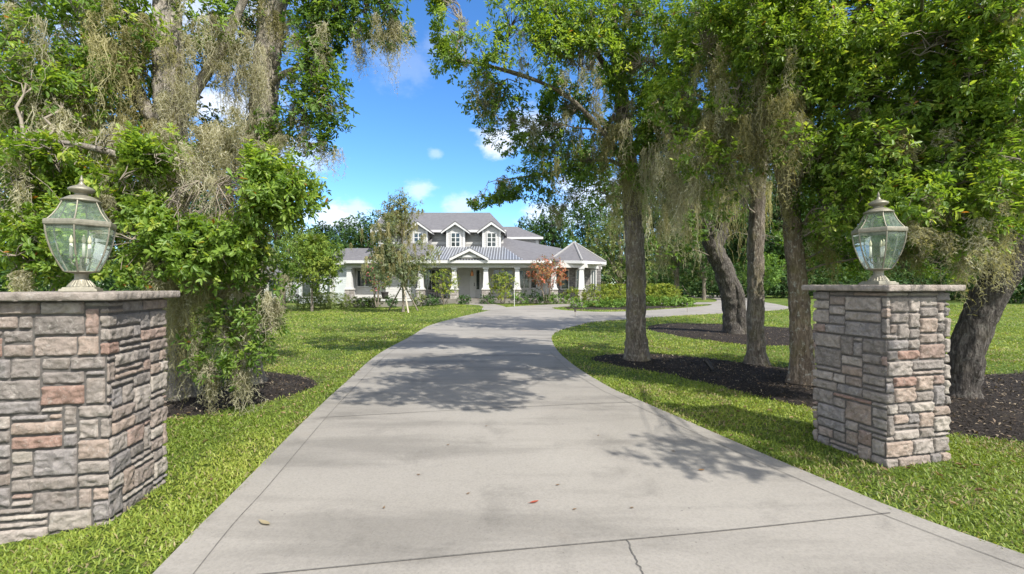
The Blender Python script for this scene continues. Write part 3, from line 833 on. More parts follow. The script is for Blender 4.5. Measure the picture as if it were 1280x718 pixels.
# ====================================================================== STONE GATE PILLARS
STONE_COL = [((0.234, 0.205, 0.181), 5), ((0.298, 0.263, 0.232), 5), ((0.181, 0.161, 0.147), 4), ((0.205, 0.190, 0.185), 3.5), ((0.351, 0.314, 0.269), 2.5), ((0.292, 0.225, 0.181), 2.5), ((0.275, 0.193, 0.158), .9), ((0.252, 0.205, 0.175), 3)]
def stone_pillar(name, label, cx, cy, w, rot, z0, ztop, seed, red_at=(), cap_over=.075, joints=()):
    r = random.Random(seed)
    root = thing(name, label, 'gate pillar', (cx, cy, z0), rot)
    hh = ztop - z0 - .058
    hw = w / 2 - .027
    mb = MB(); mb.box(-hw, hw, -hw, hw, -.2, hh); mb.build('mortar_core', M['mortar'], root)
    per = 4 * w; cw = per / round(per / .042); ch = hh / round(hh / .047)
    nu = round(per / cw); nv = round(hh / ch)
    occ = np.zeros((nv, nu), int); stones = []
    for v in range(nv):
        u = 0
        while u < nu:
            if occ[v, u]: u += 1; continue
            run = 0
            while u + run < nu and not occ[v, u + run]: run += 1
            h = r.choices([1, 2, 3, 4], [1.5, 5.5, 3, .4])[0]; h = min(h, nv - v)
            wd = r.choice([3, 4, 5, 6, 7, 8, 9]) if h < 3 else r.choice([3, 5, 6, 7, 8])
            if h == 1: wd = r.choice([5, 6, 7, 8, 9])
            if run - wd < 2: wd = run if run <= 11 else run // 2
            if wd > 11: wd = 6
            while h > 1 and (occ[v:v + h, u:u + wd].any()): h -= 1
            occ[v:v + h, u:u + wd] = 1; stones.append((u, v, wd, h)); u += wd
    half = w / 2
    def on_square(u):
        u = np.mod(u + 2.5 * w, per); side = np.floor(u / w).astype(int); s = u - side * w
        # sides: 0 front (-y, x from -half to half), 1 right, 2 back, 3 left
        t = s - half
        dirs = np.array([(1, 0), (0, 1), (-1, 0), (0, -1)])[side]; nrm = np.array([(0, -1), (1, 0), (0, 1), (-1, 0)])[side]
        p = nrm * half + dirs * t[:, None]
        k = .045
        e1 = np.clip((t - (half - k)) / k, 0, 1)[:, None]; e0 = np.clip(((-half + k) - t) / k, 0, 1)[:, None]
        n = nrm * (1 - .5 * np.maximum(e0, e1)) + dirs * (.5 * e1) - dirs * (.5 * e0)
        n = n / np.linalg.norm(n, axis=1, keepdims=True)
        return p, n
    V, Q, C = [], [], []; n0 = 0
    for si, (u, v, wd, h) in enumerate(stones):
        g = .0055
        a0, a1 = u * cw + g, (u + wd) * cw - g; b0, b1 = v * ch + g, (v + h) * ch - g
        res = .008
        na = max(5, int((a1 - a0) / res)); nb = max(4, int((b1 - b0) / res))
        A, B = np.meshgrid(np.linspace(a0, a1, na), np.linspace(b0, b1, nb)); A = A.ravel(); B = B.ravel()
        wob = .0045
        pw = np.c_[A * 1.0, B, np.full(len(A), si * 3.7)]
        A2 = A + (vnoise(pw, 22, seed) - .5) * wob; B2 = B + (vnoise(pw, 22, seed + 4) - .5) * wob
        ed = np.minimum(np.minimum(A - a0, a1 - A), np.minimum(B - b0, b1 - B))
        prof = np.sqrt(np.clip(ed / .013, 0, 1) * (2 - np.clip(ed / .013, 0, 1)))
        rock = fbm(pw, 11, seed + 2, 4) - .5
        ridg = np.abs(fbm(pw * np.array([1, 1.6, 1]), 15, seed + 8, 3) - .5)
        proud = r.uniform(-.004, .012)
        fac = np.abs(((pw[:, 0] * r.uniform(5, 11) + pw[:, 1] * r.uniform(-16, 16) + r.random()) % 1) - .5) - .25 + .5 * (np.abs(((pw[:, 0] * r.uniform(-14, 14) + pw[:, 1] * r.uniform(6, 18) + r.random()) % 1) - .5) - .25)
        d = -.034 + prof * (.028 + proud * .6 + rock * .03 - ridg * .036 + fac * .012)
        p2, nn = on_square(A2)
        X = p2 + nn * d[:, None]
        V.append(np.c_[X, B2])
        i = np.arange(na * nb).reshape(nb, na) + n0
        Q.append(np.stack([i[:-1, :-1], i[:-1, 1:], i[1:, 1:], i[1:, :-1]], -1).reshape(-1, 4)); n0 += na * nb
        col = np.array(r.choices([c for c, _ in STONE_COL], [k for _, k in STONE_COL])[0]) * r.uniform(.84, 1.16); col = col * .74 + np.array([.245, .218, .192]) * .26
        sh = lambda q: (q - 2.5 * w) % per
        for (ru, rv) in red_at:
            if a0 <= sh(ru) <= a1 and b0 <= rv <= b1: col = np.array([.25, .168, .135])
        C.append(np.repeat(col[None], na * nb, 0))
    make_mesh('stone_facing', np.vstack(V), np.vstack(Q), M['stone'], root, tint=np.vstack(C), smooth=True)
    # rough slab cap in pieces
    ce = half + cap_over; cuts = [-ce] + [j * ce for j in joints] + [ce]
    for a, b in zip(cuts[:-1], cuts[1:]):
        g = .002
        nx = max(4, int((b - a) / .012)); ny = int(2 * ce / .012)
        xs = np.linspace(a + g, b - g, nx); ys = np.linspace(-ce, ce, ny); zs = np.linspace(0, .055, 6)
        bm = bmesh.new()
        def grid(f, n1, n2):
            vs = [[bm.verts.new(f(i, j)) for j in range(n2)] for i in range(n1)]
            for i in range(n1 - 1):
                for j in range(n2 - 1): bm.faces.new((vs[i][j], vs[i + 1][j], vs[i + 1][j + 1], vs[i][j + 1]))
        zb = hh + .002
        grid(lambda i, j: (xs[i], ys[j], zb + .055), nx, ny); grid(lambda i, j: (xs[i], ys[j], zb), nx, ny)
        for yy in (-ce, ce): grid(lambda i, j: (xs[i], yy, zb + zs[j]), nx, 6)
        for xx in (a + g, b - g): grid(lambda i, j: (xx, ys[i], zb + zs[j]), ny, 6)
        bmesh.ops.remove_doubles(bm, verts=bm.verts, dist=.0004); bmesh.ops.recalc_face_normals(bm, faces=bm.faces)
        bm.verts.ensure_lookup_table()
        co = np.array([v.co[:] for v in bm.verts]); rel = co - np.array([(a + b) / 2, 0, zb + .0275])
        nz = fbm(co, 24, seed, 3) - .5
        outer = np.maximum(np.abs(co[:, 0]), np.abs(co[:, 1])) > ce - .004
        dirn = np.c_[np.where(np.abs(co[:, 0]) > ce - .004, np.sign(co[:, 0]), 0), np.where(np.abs(co[:, 1]) > ce - .004, np.sign(co[:, 1]), 0), 0 * co[:, 0]]
        mid = 1 - np.abs(rel[:, 2]) / .0275
        co2 = co + dirn * (nz * .026 + mid * .006 - .006)[:, None] + np.c_[0 * nz, 0 * nz, nz * .006 * (rel[:, 2] > 0)]
        for v, c in zip(bm.verts, co2): v.co = c
        me = bpy.data.meshes.new('cap_slab'); bm.to_mesh(me); bm.free(); me.materials.append(M['stone'])
        me.polygons.foreach_set('use_smooth', [True] * len(me.polygons))
        at = me.attributes.new('tint', 'FLOAT_COLOR', 'POINT'); k = len(me.vertices); cc = np.ones((k, 4), np.float32); cc[:, :3] = np.array([.27, .235, .205]) * r.uniform(.92, 1.08); at.data.foreach_set('color', cc.ravel())
        o = bpy.data.objects.new('cap_slab', me); COL.objects.link(o); o.parent = root
    return root

# near corner, width and turn of each pillar read from the joints' perspective
def pillar_from_corner(corner, w, rot, right_corner):
    e1 = np.array([math.cos(rot), math.sin(rot)]); e2 = np.array([-math.sin(rot), math.cos(rot)])
    c = np.array(corner)
    return c + (e1 if not right_corner else -e1) * w / 2 + e2 * w / 2
WR, RR = .745, math.radians(13.5)
cR = pillar_from_corner(((1109 - 640) / F * 3.95, 3.95), WR, RR, False)
WL, RL = .74, math.radians(11.5)
cL = pillar_from_corner(((137 - 640) / F * 3.12, 3.12), WL, RL, True)
PILLARS += [(cR[0], cR[1], WR / 2, RR), (cL[0], cL[1], WL / 2, RL)]
stone_pillar('gate_pillar', 'square grey and tan ledgestone gate pillar at the right of the driveway, in front of the leaning trunk', cR[0], cR[1], WR, RR, -.012, 1.598, 4,
             [(.15, 1.02), (.04, 1.5), (WR * 3.5, 1.5), (.25, .72), (WR * 3.4, .55)], .07, (-.45, .55))
stone_pillar('gate_pillar', 'square grey and rust ledgestone gate pillar at the left edge of the photo, nearest the camera', cL[0], cL[1], WL, RL, -.17, 1.548, 9,
             [(.42, 1.03), (.02, 1.3), (.3, .7), (.8, 1.35), (.5, .95)], .07)
grass()

# ====================================================================== LANTERNS ON THE PILLARS
def lantern(name, label, cx, cy, z, rz, sc=1.):
    root = thing(name, label, 'lantern', (cx, cy, z), rz)
    root.scale = (sc * .82, sc * .82, sc)
    pw = M['pewter']
    mb = MB(); mb.taper(0, 0, 0, .022, .135, .13); mb.taper(0, 0, .022, .034, .118, .11); mb.build('base_plate', pw, root, bevel=.004)
    mb = MB(); mb.lathe([(.034, .1), (.045, .098), (.062, .078), (.082, .062), (.092, .057)], 40)
    for k in range(20):
        a = 2 * math.pi * k / 20
        mb.bar((.099 * math.cos(a), .099 * math.sin(a), .036), (.06 * math.cos(a), .06 * math.sin(a), .086), .007, .004, 6)
    mb.build('fluted_foot', pw, root, smooth=False)
    mb = MB(); mb.lathe([(.092, .056), (.1, .05), (.135, .05), (.142, .07), (.15, .12), (.158, .12)], 32); mb.build('stem', pw, root, smooth=True, bevel=.002)
    prof = [(.158, .126), (.19, .148), (.235, .176), (.285, .201), (.34, .223), (.4, .241), (.45, .25), (.497, .254)]
    n = 6
    def ribs(nm, pr, rad):
        for k in range(n):
            an = 2 * math.pi * k / n
            pts = np.array([[(r0 * math.cos(an), r0 * math.sin(an), z0) for z0, r0 in pr]])
            V, Q = tubes(pts, np.full((1, len(pr)), rad), 8); make_mesh(nm, V, Q, pw, root, smooth=True)
    g = MB(); g.lathe([(a, b * .985) for a, b in prof], n, caps=False); g.build('glass_body', M['glass'], root)
    ribs('frame_rib', prof, .0075)
    rf = [(.54, .238), (.575, .205), (.62, .172), (.665, .148), (.695, .135)]
    g = MB(); g.lathe([(a, b * .985) for a, b in rf], n, caps=False); g.build('glass_roof', M['glass'], root)
    ribs('roof_rib', rf, .0065)
    mb = MB(); mb.lathe([(.497, .235), (.497, .262), (.503, .268), (.52, .27), (.534, .268), (.541, .26), (.541, .23)], n, caps=False); mb.build('rim', pw, root)
    mb = MB(); mb.lathe([(.69, .128), (.694, .145), (.704, .145), (.71, .13), (.722, .11), (.735, .085), (.742, .055), (.752, .045), (.762, .06), (.77, .085), (.782, .097), (.792, .097), (.803, .08), (.814, .055), (.822, .032), (.828, .022), (.835, .022), (.845, .012), (.855, .012), (.862, .017), (.87, .012), (.9, .003)], 32)
    mb.build('finial', pw, root, smooth=True)
    c = MB(); c.lathe([(.16, .03), (.185, .03), (.2, .016), (.255, .012), (.27, .02)], 16); 
    for k in range(3):
        a = 2 * math.pi * k / 3 + .4; x, y = .075 * math.cos(a), .075 * math.sin(a)
        c.bar((0, 0, .215), (x * .6, y * .6, .2), .006); c.bar((x * .6, y * .6, .2), (x, y, .225), .006); c.bar((x, y, .225), (x, y, .262), .006); c.lathe([(.258, .018), (.268, .02)], 12, (x, y, 0))
    c.build('candle_holder', pw, root, smooth=False)
    for k in range(3):
        a = 2 * math.pi * k / 3 + .4; x, y = .075 * math.cos(a), .075 * math.sin(a)
        m = MB(); m.lathe([(.268, .0125), (.37, .0125)], 12, (x, y, 0)); cd = m.build('candle', M['candle'], root, smooth=True)
        m = MB(); m.lathe([(.3705, .008), (.385, .015), (.4, .016), (.42, .009), (.437, .002)], 12, (x, y, 0)); m.build('bulb', M['bulb'], cd, smooth=True)
    return root
lantern('post_lantern', 'pewter six sided glass lantern on the right stone pillar', cR[0] + .01, cR[1], 1.598, math.radians(8), 1.0)
lantern('post_lantern', 'pewter six sided glass lantern on the left stone pillar, in front of bright oak leaves', (102 - 640) / F * 3.4, 3.4, 1.548, math.radians(-58), .965)

# ====================================================================== HOUSE
def hx(px, Y): return (px - 640) / F * Y
def hz(py, Y): return EYE - (py - HOR) / F * Y
YC = 33.0                                    # plane of the porch columns
house = thing('house', 'two storey pale grey house with white porch columns and shingle roof beyond the drive', 'house', (-3.5, 36, .27))
HO = (-3.5, 36, .27)
def hb(mb, name, mats, parent=house, bevel=0, smooth=False): return mb.build(name, mats, parent, smooth, bevel, HO)
# walls
YW = 35.4; FL = .58
XL, XR = hx(433, YC), hx(727, YC)
m = MB(); m.box(XL + .3, 3.3, YW, YW + .25, .1, 3.3); m.box(XL + .1, XL + .32, 33.4, YW + 8, .1, 3.3); m.box(XL + .3, hx(521, 34), 34.0, YW, .1, 3.3)
m.box(XL + .32, 7.3, 43.5, 43.75, .1, 3.3); hb(m, 'wall', M['siding'])
m = MB(); m.box(3.302, 6.6, YW - .1, YW + .3, .1, 3.3); m.box(6.6, 6.95, YW + .2, 43.4, .1, 3.3); hb(m, 'stone_wall', M['house_stone_dark'])
m = MB(); m.box(hx(484, 34), hx(521, 34) + .003, 33.6, 33.998, .1, 3.1); hb(m, 'wall_return', M['siding'])
# porch floor and steps
m = MB(); m.box(XL + .35, 3.2, 32.7, YW - .003, .0, FL); m.box(3.203, 6.5, 32.9, YW - .12, .0, FL); hb(m, 'porch_floor', M['concrete'])
m = MB(); m.box(XL + .36, hx(520, 33), 32.66, 32.697, FL - .16, FL - .01); hb(m, 'porch_band', M['trim'])
m = MB()
for i in range(3): m.box(hx(575, 32.5), hx(603, 32.5), 32.66 - .33 * (3 - i), 32.66 - .33 * (2 - i) - .002, .1, .29 + .1 * (i + 1) - .02)
hb(m, 'steps', M['concrete'])
# columns
def column(px, dark_side=False, z0=.2):
    x = hx(px, YC); zt = hz(335, YC); zb = hz(361.3, YC)
    root = MB(); root.taper(x, YC, zb + .08, zt - .12, .215, .15, 0); root.taper(x, YC, zb, zb + .08, .27, .25, 0); root.taper(x, YC, zt - .12, zt + .01, .2, .22, 0)
    o = hb(root, 'column', M['trim'], bevel=.01)
    s = MB(); s.taper(x, YC, z0, zb - .06, .29, .275); so = hb(s, 'stone_base', M['house_stone'], o, bevel=.02)
    c = MB(); c.taper(x, YC, zb - .06, zb - .002, .32, .31); hb(c, 'base_cap', M['trim'] if False else M['soffit'], o)
for px, z0 in ((437, -.05), (526, .1), (568, .15), (607.4, .15), (646.5, .15), (692, .15), (726.5, .2)): column(px, z0=z0)
# beams, fascia
zb0, zb1 = hz(335, YC) + .012, 3.16
m = MB(); m.box(XL - .12, XR + .25, YC - .17, YC + .17, zb0, zb1); m.box(XL - .12, XL + .22, YC + .172, YW, zb0, zb1)
m.slab([(XR + .25, YC - .17, zb1), (hx(752, 36.6), 36.4, zb1), (hx(752, 36.6), 36.7, zb1), (XR + .25, YC + .17, zb1)], zb1 - zb0)
hb(m, 'porch_beam', M['soffit'])
m = MB(); m.box(XL + .25, 3.2, YC + .175, YW, 3.1, 3.14); m.box(3.203, 6.6, YC + .175, YW - .1, 3.1, 3.14); hb(m, 'porch_ceiling', M['soffit'])
YE = 32.45; ZE = hz(326, YE)
m = MB(); m.box(hx(427, YE), hx(690, YE), YE - .03, YE - .002, ZE - .18, ZE + .02)
m.slab([(hx(427, YE), YE, ZE - .165), (hx(690, YE), YE, ZE - .165), (hx(690, YE), YC - .172, ZE - .165), (hx(427, YE), YC - .172, ZE - .165)], .02)
m.box(hx(427, YE) - .03, hx(427, YE) - .002, YE - .03, 43.5, ZE - .18, ZE + .02)
hb(m, 'fascia', M['trim'])
# lower roofs
def P3(px, py, Y): p = P(px, py, Y); return tuple(p)
xl = hx(427, YE)
m = MB()
m.slab([(xl, YE, ZE + .022), (hx(534, YE), YE, ZE + .022), (-6.5, 37.2, 5.45), (xl + 4.4, 37.0, 5.45)], .08)
m.slab([(xl, YE, ZE + .022), (xl + 4.4, 37.0, 5.45), (xl + 4.4, 40.5, 5.45), (xl, 44, ZE + .022)], .08)
hb(m, 'roof', M['shingle']); m = MB(); A = P3(629, 297, 40); B = P3(701, 310.5, 38.3)
m.slab([(hx(640, YE), YE, ZE + .021), (hx(700, YE), YE, ZE + .021), B, A, P3(612, 299, 38.6)], .08)
m.slab([A, B, (B[0] + 1.5, 45, 3.4), (A[0], 47, 3.4)], .08)
roof = hb(m, 'roof', M['shingle'])
# standing seam porch roof with ribs
xa, xb = hx(531, YE), hx(652.5, YE); zt = hz(308.5, 36.1); xa2, xb2 = hx(531, YE) + .2, hx(629, 36.1)
m = MB(); pl = [(xa, YE - .02, ZE + .06), (xb, YE - .02, ZE + .06), (xb2, 36.15, zt), (xa2, 36.15, zt)]
m.slab(pl, .06); mr_ = hb(m, 'metal_porch_roof', M['metal_roof']); m = MB()
k = 34
for i in range(k + 1):
    x = xa + (xb - xa) * i / k
    t1 = 1.0 if x < xb2 - .05 else max(.05, (xb - x) / max(xb - xb2, .01))
    y1 = YE - .02 + (36.15 - YE + .02) * t1; z1 = ZE + .06 + (zt - ZE - .06) * t1
    x1 = x if x < xb2 else x
    m.slab([(x - .03, YE - .02, ZE + .1), (x + .03, YE - .02, ZE + .1), (x1 + .03, y1, z1 + .04), (x1 - .03, y1, z1 + .04)], .038)
hb(m, 'standing_seams', M['seam'], mr_)
# small entry gable
gx0, gx1, gpx = hx(561.7, 32.3), hx(610.6, 32.3), hx(587, 32.3); gz0, gz1 = hz(323.4, 32.3), hz(310.7, 32.3)
m = MB(); m.prism([(gx0 + .25, gz0 + .02), (gx1 - .25, gz0 + .02), (gpx, gz1 - .13)], 32.45, 33.6); g = hb(m, 'entry_gable', M['siding_grey'])
m = MB(); m.box(gx0 + .9, gx1 - .9, 32.41, 32.447, gz0 + .1, gz0 + .24)
for s, xe in ((-1, gx0), (1, gx1)): m.prism([(xe, gz0), (xe, gz0 - .14) if False else (xe - s * .02, gz0 - .16), (gpx, gz1 - .2), (gpx, gz1)] if s < 0 else [(gpx, gz1), (gpx, gz1 - .2), (xe - s * .02, gz0 - .16), (xe, gz0)], 32.25, 32.4)
hb(m, 'gable_trim', M['trim'], g)
m = MB()
for s, xe in ((-1, gx0), (1, gx1)):
    m.slab([(xe, 32.26, gz0 + .06), (gpx, 32.26, gz1 + .06), (gpx, 35.3, gz1 + .06), (xe, 33.0, gz0 + .06)], .055)
hb(m, 'gable_roof', M['metal_roof'], g)
# upper storey
YU, YD, YR = 37.2, 36.0, 41.5
ux0, ux1 = -10.9, hx(629, YU)
m = MB(); m.box(ux0, ux1, YU, 45.5, 4.0, 6.1)
zr = hz(266, YR) - .25
m.add([(ux0 + .002, YU, 6.0), (ux0 + .002, 45.5, 6.0), (ux0 + .002, YR, zr - .1), (ux0 + .3, YU, 6.0), (ux0 + .3, 45.5, 6.0), (ux0 + .3, YR, zr - .1)], [(0, 1, 2), (3, 5, 4), (0, 3, 4, 1), (1, 4, 5, 2), (2, 5, 3, 0)])
up = hb(m, 'upper_wall', M['siding_grey'])
m = MB(); m.box(ux0 - .02, ux1 + .02, YU - .025, YU - .003, hz(305.5, YU) - .03, hz(303.5, YU) + .05); hb(m, 'wall_band', M['trim'], up)
ze = hz(287.5, 36.7); zr = hz(266, YR)
m = MB()
rx0 = hx(479.5, YR) + .1; rx1 = hx(612.5, YR)
m.slab([(ux0 - .45, 36.7, ze), (ux1 + .25, 36.7, ze), (rx1, YR, zr), (rx0, YR, zr)], .12)
m.slab([(rx0, YR, zr), (rx1, YR, zr), (ux1 + .25, 46.2, ze), (ux0 - .45, 46.2, ze)], .12)
m.slab([(ux1 + .25, 36.7, ze), (ux1 + .25, 46.2, ze), (rx1, YR, zr)], .12)
hb(m, 'upper_roof', M['shingle'])
m = MB(); m.box(ux0 - .45, ux1 + .25, 36.67, 36.698, ze - .2, ze - .01)
for a, b in (((ux0 - .45, 36.7, ze), (rx0, YR, zr)), ((ux0 - .45, 46.2, ze), (rx0, YR, zr))):
    m.slab([(a[0] - .06, a[1], a[2] + .012), (a[0] - .002, a[1], a[2] + .012), (b[0] - .002, b[1], b[2] + .012), (b[0] - .06, b[1], b[2] + .012)], .24)
hb(m, 'eave_trim', M['trim'])
# rear right block
m = MB(); bx0, bx1 = hx(620, 44), hx(674, 44); m.box(bx0, bx1, 44, 50, 4, hz(298, 44)); rw = hb(m, 'rear_wall', M['siding_grey'])
m = MB(); zz = hz(296.5, 43.6); xq0, xq1 = hx(612, 43.6), hx(679, 43.6); zq = hz(283.5, 46.5); 
m.slab([(xq0, 43.6, zz), (xq1, 43.6, zz), (hx(646, 46.5), 46.5, zq), (xq0, 46.5, zq)], .1); m.slab([(xq1, 43.6, zz), (xq1, 50.2, zz), (hx(646, 46.5), 46.5, zq)], .1); m.slab([(xq0, 46.5, zq), (hx(646, 46.5), 46.5, zq), (xq1, 50.2, zz), (xq0, 50.2, zz)], .1)
hb(m, 'rear_roof', M['shingle'])
m = MB(); m.box(xq0, xq1, 43.57, 43.598, zz - .2, zz - .002); m.box(xq1 - .7, xq1 - .45, 43.95, 43.998, 4.2, zz - .22); hb(m, 'rear_trim', M['trim'], rw)
# windows
def window(x0, x1, z0, z1, y, cols=1, rows=1, parent=house, dark_left=0, name='window'):
    f = MB(); t = .075
    f.box(x0 - t, x0, y - .05, y - .003, z0 - t, z1 + t); f.box(x1, x1 + t, y - .05, y - .003, z0 - t, z1 + t)
    f.box(x0, x1, y - .05, y - .003, z1, z1 + t); f.box(x0 - .03, x1 + .03, y - .085, y - .003, z0 - t, z0)
    for i in range(1, cols):
        x = x0 + (x1 - x0) * i / cols; f.box(x - .035, x + .035, y - .045, y - .0035, z0, z1)
    for j in range(1, rows):
        z = z0 + (z1 - z0) * j / rows; f.box(x0, x1, y - .04, y - .0045, z - .025, z + .025)
    o = hb(f, name, M['trim'], parent)
    g = MB(); g.box(x0, x1, y - .018, y - .0035, z0, z1); hb(g, 'pane', M['pane'], o)
    return o
w1 = window(hx(447, 34), hx(466, 34), hz(358, 34), hz(338.5, 34), 34.0, 2, 1)
w1b = window(hx(529.5, YW), hx(549.5, YW), hz(362.5, YW), hz(338, YW), YW, 4, 2)
w1c = window(hx(617, YW), hx(640, YW), hz(362, YW), hz(338, YW), YW, 3, 2)
w2 = window(hx(649, YW), hx(661, YW), hz(360, YW), hz(338.5, YW), YW, 2, 2)
w2 = window(hx(664, YW), hx(670, YW), hz(360, YW), hz(338.5, YW), YW, 1, 2)
w3 = window(hx(701.5, YW), hx(710, YW), hz(361, YW), hz(338.5, YW), YW - .1, 1, 2)
w4 = window(hx(720.5, YW), hx(729, YW), hz(361, YW), hz(338.5, YW), YW - .1, 2, 2)
w5 = window(hx(739, YW), hx(744, YW), hz(361, YW), hz(338.5, YW), YW - .1, 2, 1)
# front door
m = MB(); m.box(hx(587.5, YW), hx(594, YW), YW - .06, YW - .003, FL, hz(335.5, YW)); d = hb(m, 'front_door', M['trim'])
m = MB(); m.bar((hx(593, YW), YW - .1, 1.55), (hx(593, YW), YW - .1, 1.75), .02); m.box(hx(593, YW) - .03, hx(593, YW) + .03, YW - .1, YW - .062, 1.5, 1.56); hb(m, 'door_handle', M['black_metal'], d)
window(hx(595.5, YW), hx(599.5, YW), hz(362, YW), hz(338, YW), YW, 1, 1, house)
# porch lantern fixed beside the door
m = MB(); xx = hx(590, YC + 1); m.bar((xx, 34, 3.1), (xx, 34, 2.72), .012); m.lathe([(2.25, .1), (2.3, .13), (2.55, .1), (2.65, .05), (2.74, .02)], 10, (xx, 34, 0)); hb(m, 'porch_lantern', M['copper'])
# dormers
for cxp in (523, 569.5, 614.5):
    x0, x1 = hx(cxp - 11.4, YD), hx(cxp + 11.4, YD); xm = hx(cxp, YD)
    zb, zs, zp = hz(311.5, YD), hz(287.5, YD), hz(279, YD)
    m = MB(); m.prism([(x0, zb), (x1, zb), (x1, zs), (xm, zp - .02), (x0, zs)], YD, 39.3); dm = hb(m, 'dormer', M['siding_grey'])
    m = MB(); t = .13
    m.box(x0 - .015, x0 + t, YD - .035, YD - .003, zb, zs - .05); m.box(x1 - t, x1 + .015, YD - .035, YD - .003, zb, zs - .05); m.box(x0 + t, x1 - t, YD - .035, YD - .003, zb, zb + .16)
    for s, xe in ((-1, x0 - .38), (1, x1 + .38)):
        za = zs - .16; pk = zp + .13
        pg = [(xe, za), (xe, za - .17), (xm, pk - .27), (xm, pk)]
        m.prism(pg if s < 0 else pg[::-1], YD - .3, YD - .22)
        m.box(min(xe, xe + s * -.06), max(xe, xe + s * -.06), YD - .2, 37.6, za - .15, za - .012)
    hb(m, 'dormer_trim', M['trim'], dm)
    m = MB()
    for s, xe in ((-1, x0 - .4), (1, x1 + .4)):
        za = zs - .15; pk = zp + .145
        m.slab([(xe, YD - .31, za), (xm, YD - .31, pk), (xm, 40.2, pk), (xe, 38.4, za)], .09)
    hb(m, 'dormer_roof', M['shingle'], dm)
    window(hx(cxp - 5, YD), hx(cxp + 5, YD), hz(308.2, YD), hz(292, YD), YD, 2, 3, dm, name='dormer_window')
# pyramid bay roof at the right
V0, V1, V2, V3, V4 = P3(687.5, 325.6, 33.3), P3(727.7, 326, 32.45), P3(757.5, 328, 36.9), (hx(757.5, 36.9), 40.5, 3.4), (hx(687.5, 33.3), 40.5, 3.4); pk = P3(717.7, 303.4, 36.2)
m = MB()
for a, b in ((V0, V1), (V1, V2), (V2, V3), (V3, V4), (V4, V0)): m.slab([a, b, pk], .08)
bay = hb(m, 'bay_roof', M['shingle'])
m = MB()
for a in (V0, V1, V2): m.bar((a[0], a[1], a[2] + .02), (pk[0], pk[1], pk[2] + .03), .085, .075, 6)
hb(m, 'hip_ridge', plain('pale_ridge_tiles', (.25, .245, .24), .9), bay)
m = MB()
for a, b in ((V0, V1), (V1, V2)):
    m.slab([(a[0], a[1] - .03, a[2] + .0), (b[0] + (.03 if b is V2 else 0), b[1] - .03, b[2]), (b[0], b[1] - .002, b[2]), (a[0], a[1] - .002, a[2])], .2)
hb(m, 'bay_fascia', M['trim'], bay)
m = MB(); m.slab([(V0[0], V0[1] + .0, 3.13), (V1[0], V1[1], 3.13), (V2[0], V2[1], 3.13), (V2[0], 40, 3.13), (V0[0], 40, 3.13)], .025); hb(m, 'bay_soffit', M['soffit'], bay)
# set-back left wing
m = MB(); lx0, lx1 = hx(374, 39), XL + .098; m.box(lx0, lx1, 39, 45, .0, 3.35); lw = hb(m, 'left_wing_wall', M['siding_blue'])
m = MB(); e0, e1 = hx(366, 38.3), xl - .04; m.slab([(e0, 38.3, 3.5), (e1, 38.3, 3.5), (e1, 42.5, 5.0), (e0 + 3, 42.5, 5.0)], .1); m.slab([(e0 + 3, 42.5, 5.0), (e1, 42.5, 5.0), (e1, 46, 3.5), (e0, 46, 3.5)], .1); m.slab([(e0, 38.3, 3.5), (e0 + 3, 42.5, 5.0), (e0, 46, 3.5)], .1)
hb(m, 'left_wing_roof', M['shingle'], lw)
m = MB(); m.box(e0, e1, 38.27, 38.298, 3.3, 3.48); m.box(hx(414, 38.9), hx(418, 38.9), 38.6, 38.9, 0, 3.3); hb(m, 'left_wing_trim', M['trim'], lw)
window(hx(378, 39), hx(400, 39), hz(371, 39), hz(353, 39) + .9, 39.0, 2, 1, lw, name='sliding_door')
# low white outbuilding farther left
ob = thing('outbuilding', 'low white outbuilding seen behind the small trees left of the house', 'building', (-24.5, 46, 0))
OB = (-24.5, 46, 0)
m = MB(); m.box(-28, -21.5, 45, 51, 0, 2.6); m.build('wall', M['trim'], ob, origin=OB)
m = MB(); m.slab([(-28.4, 44.5, 2.6), (-21.1, 44.5, 2.6), (-22.5, 48, 3.7), (-27, 48, 3.7)], .1); m.slab([(-27, 48, 3.7), (-22.5, 48, 3.7), (-21.1, 51.5, 2.6), (-28.4, 51.5, 2.6)], .1)
m.slab([(-21.1, 44.5, 2.6), (-21.1, 51.5, 2.6), (-22.5, 48, 3.7)], .1); m.slab([(-28.4, 51.5, 2.6), (-28.4, 44.5, 2.6), (-27, 48, 3.7)], .1); m.build('roof', M['shingle'], ob, origin=OB)
m = MB(); m.box(-26.5, -25.3, 44.95, 44.997, .9, 2.1); m.box(-24, -22.8, 44.95, 44.997, .9, 2.1); m.build('window', M['pane'], ob, origin=OB)

# ====================================================================== SMALL THINGS
def rocking_chair(x, y, z, rz, label):
    root = thing('rocking_chair', label, 'chair', (x, y, z), rz, 'dark chairs on the porch')
    w = M['dark_wood']
    m = MB(); m.box(-.27, .27, -.26, .24, .4, .44); m.build('seat', w, root)
    m = MB()
    for k in range(6): m.bar((-.22 + .088 * k, .23, .44), (-.22 + .088 * k, .36, 1.08), .014, None, 6)
    m.box(-.27, .27, .33, .39, 1.06, 1.16); m.build('backrest', w, root)
    for s in (-1, 1):
        m = MB(); m.box(s * .3 - .04, s * .3 + .04, -.28, .3, .64, .665); m.build('armrest', w, root)
        for yy in (-.22, .22):
            m = MB(); m.bar((s * .28, yy, .06), (s * .28, yy, .64), .022); m.build('leg', w, root)
        m = MB(); q = [(s * .28, yy, .03 + .35 * yy * yy) for yy in np.linspace(-.42, .45, 8)]
        for a, b in zip(q[:-1], q[1:]): m.bar(a, b, .022)
        m.build('rocker', w, root)
rocking_chair(hx(541, 34), 34, FL, math.radians(10), 'dark rocking chair on the porch under the wide window, left of two')
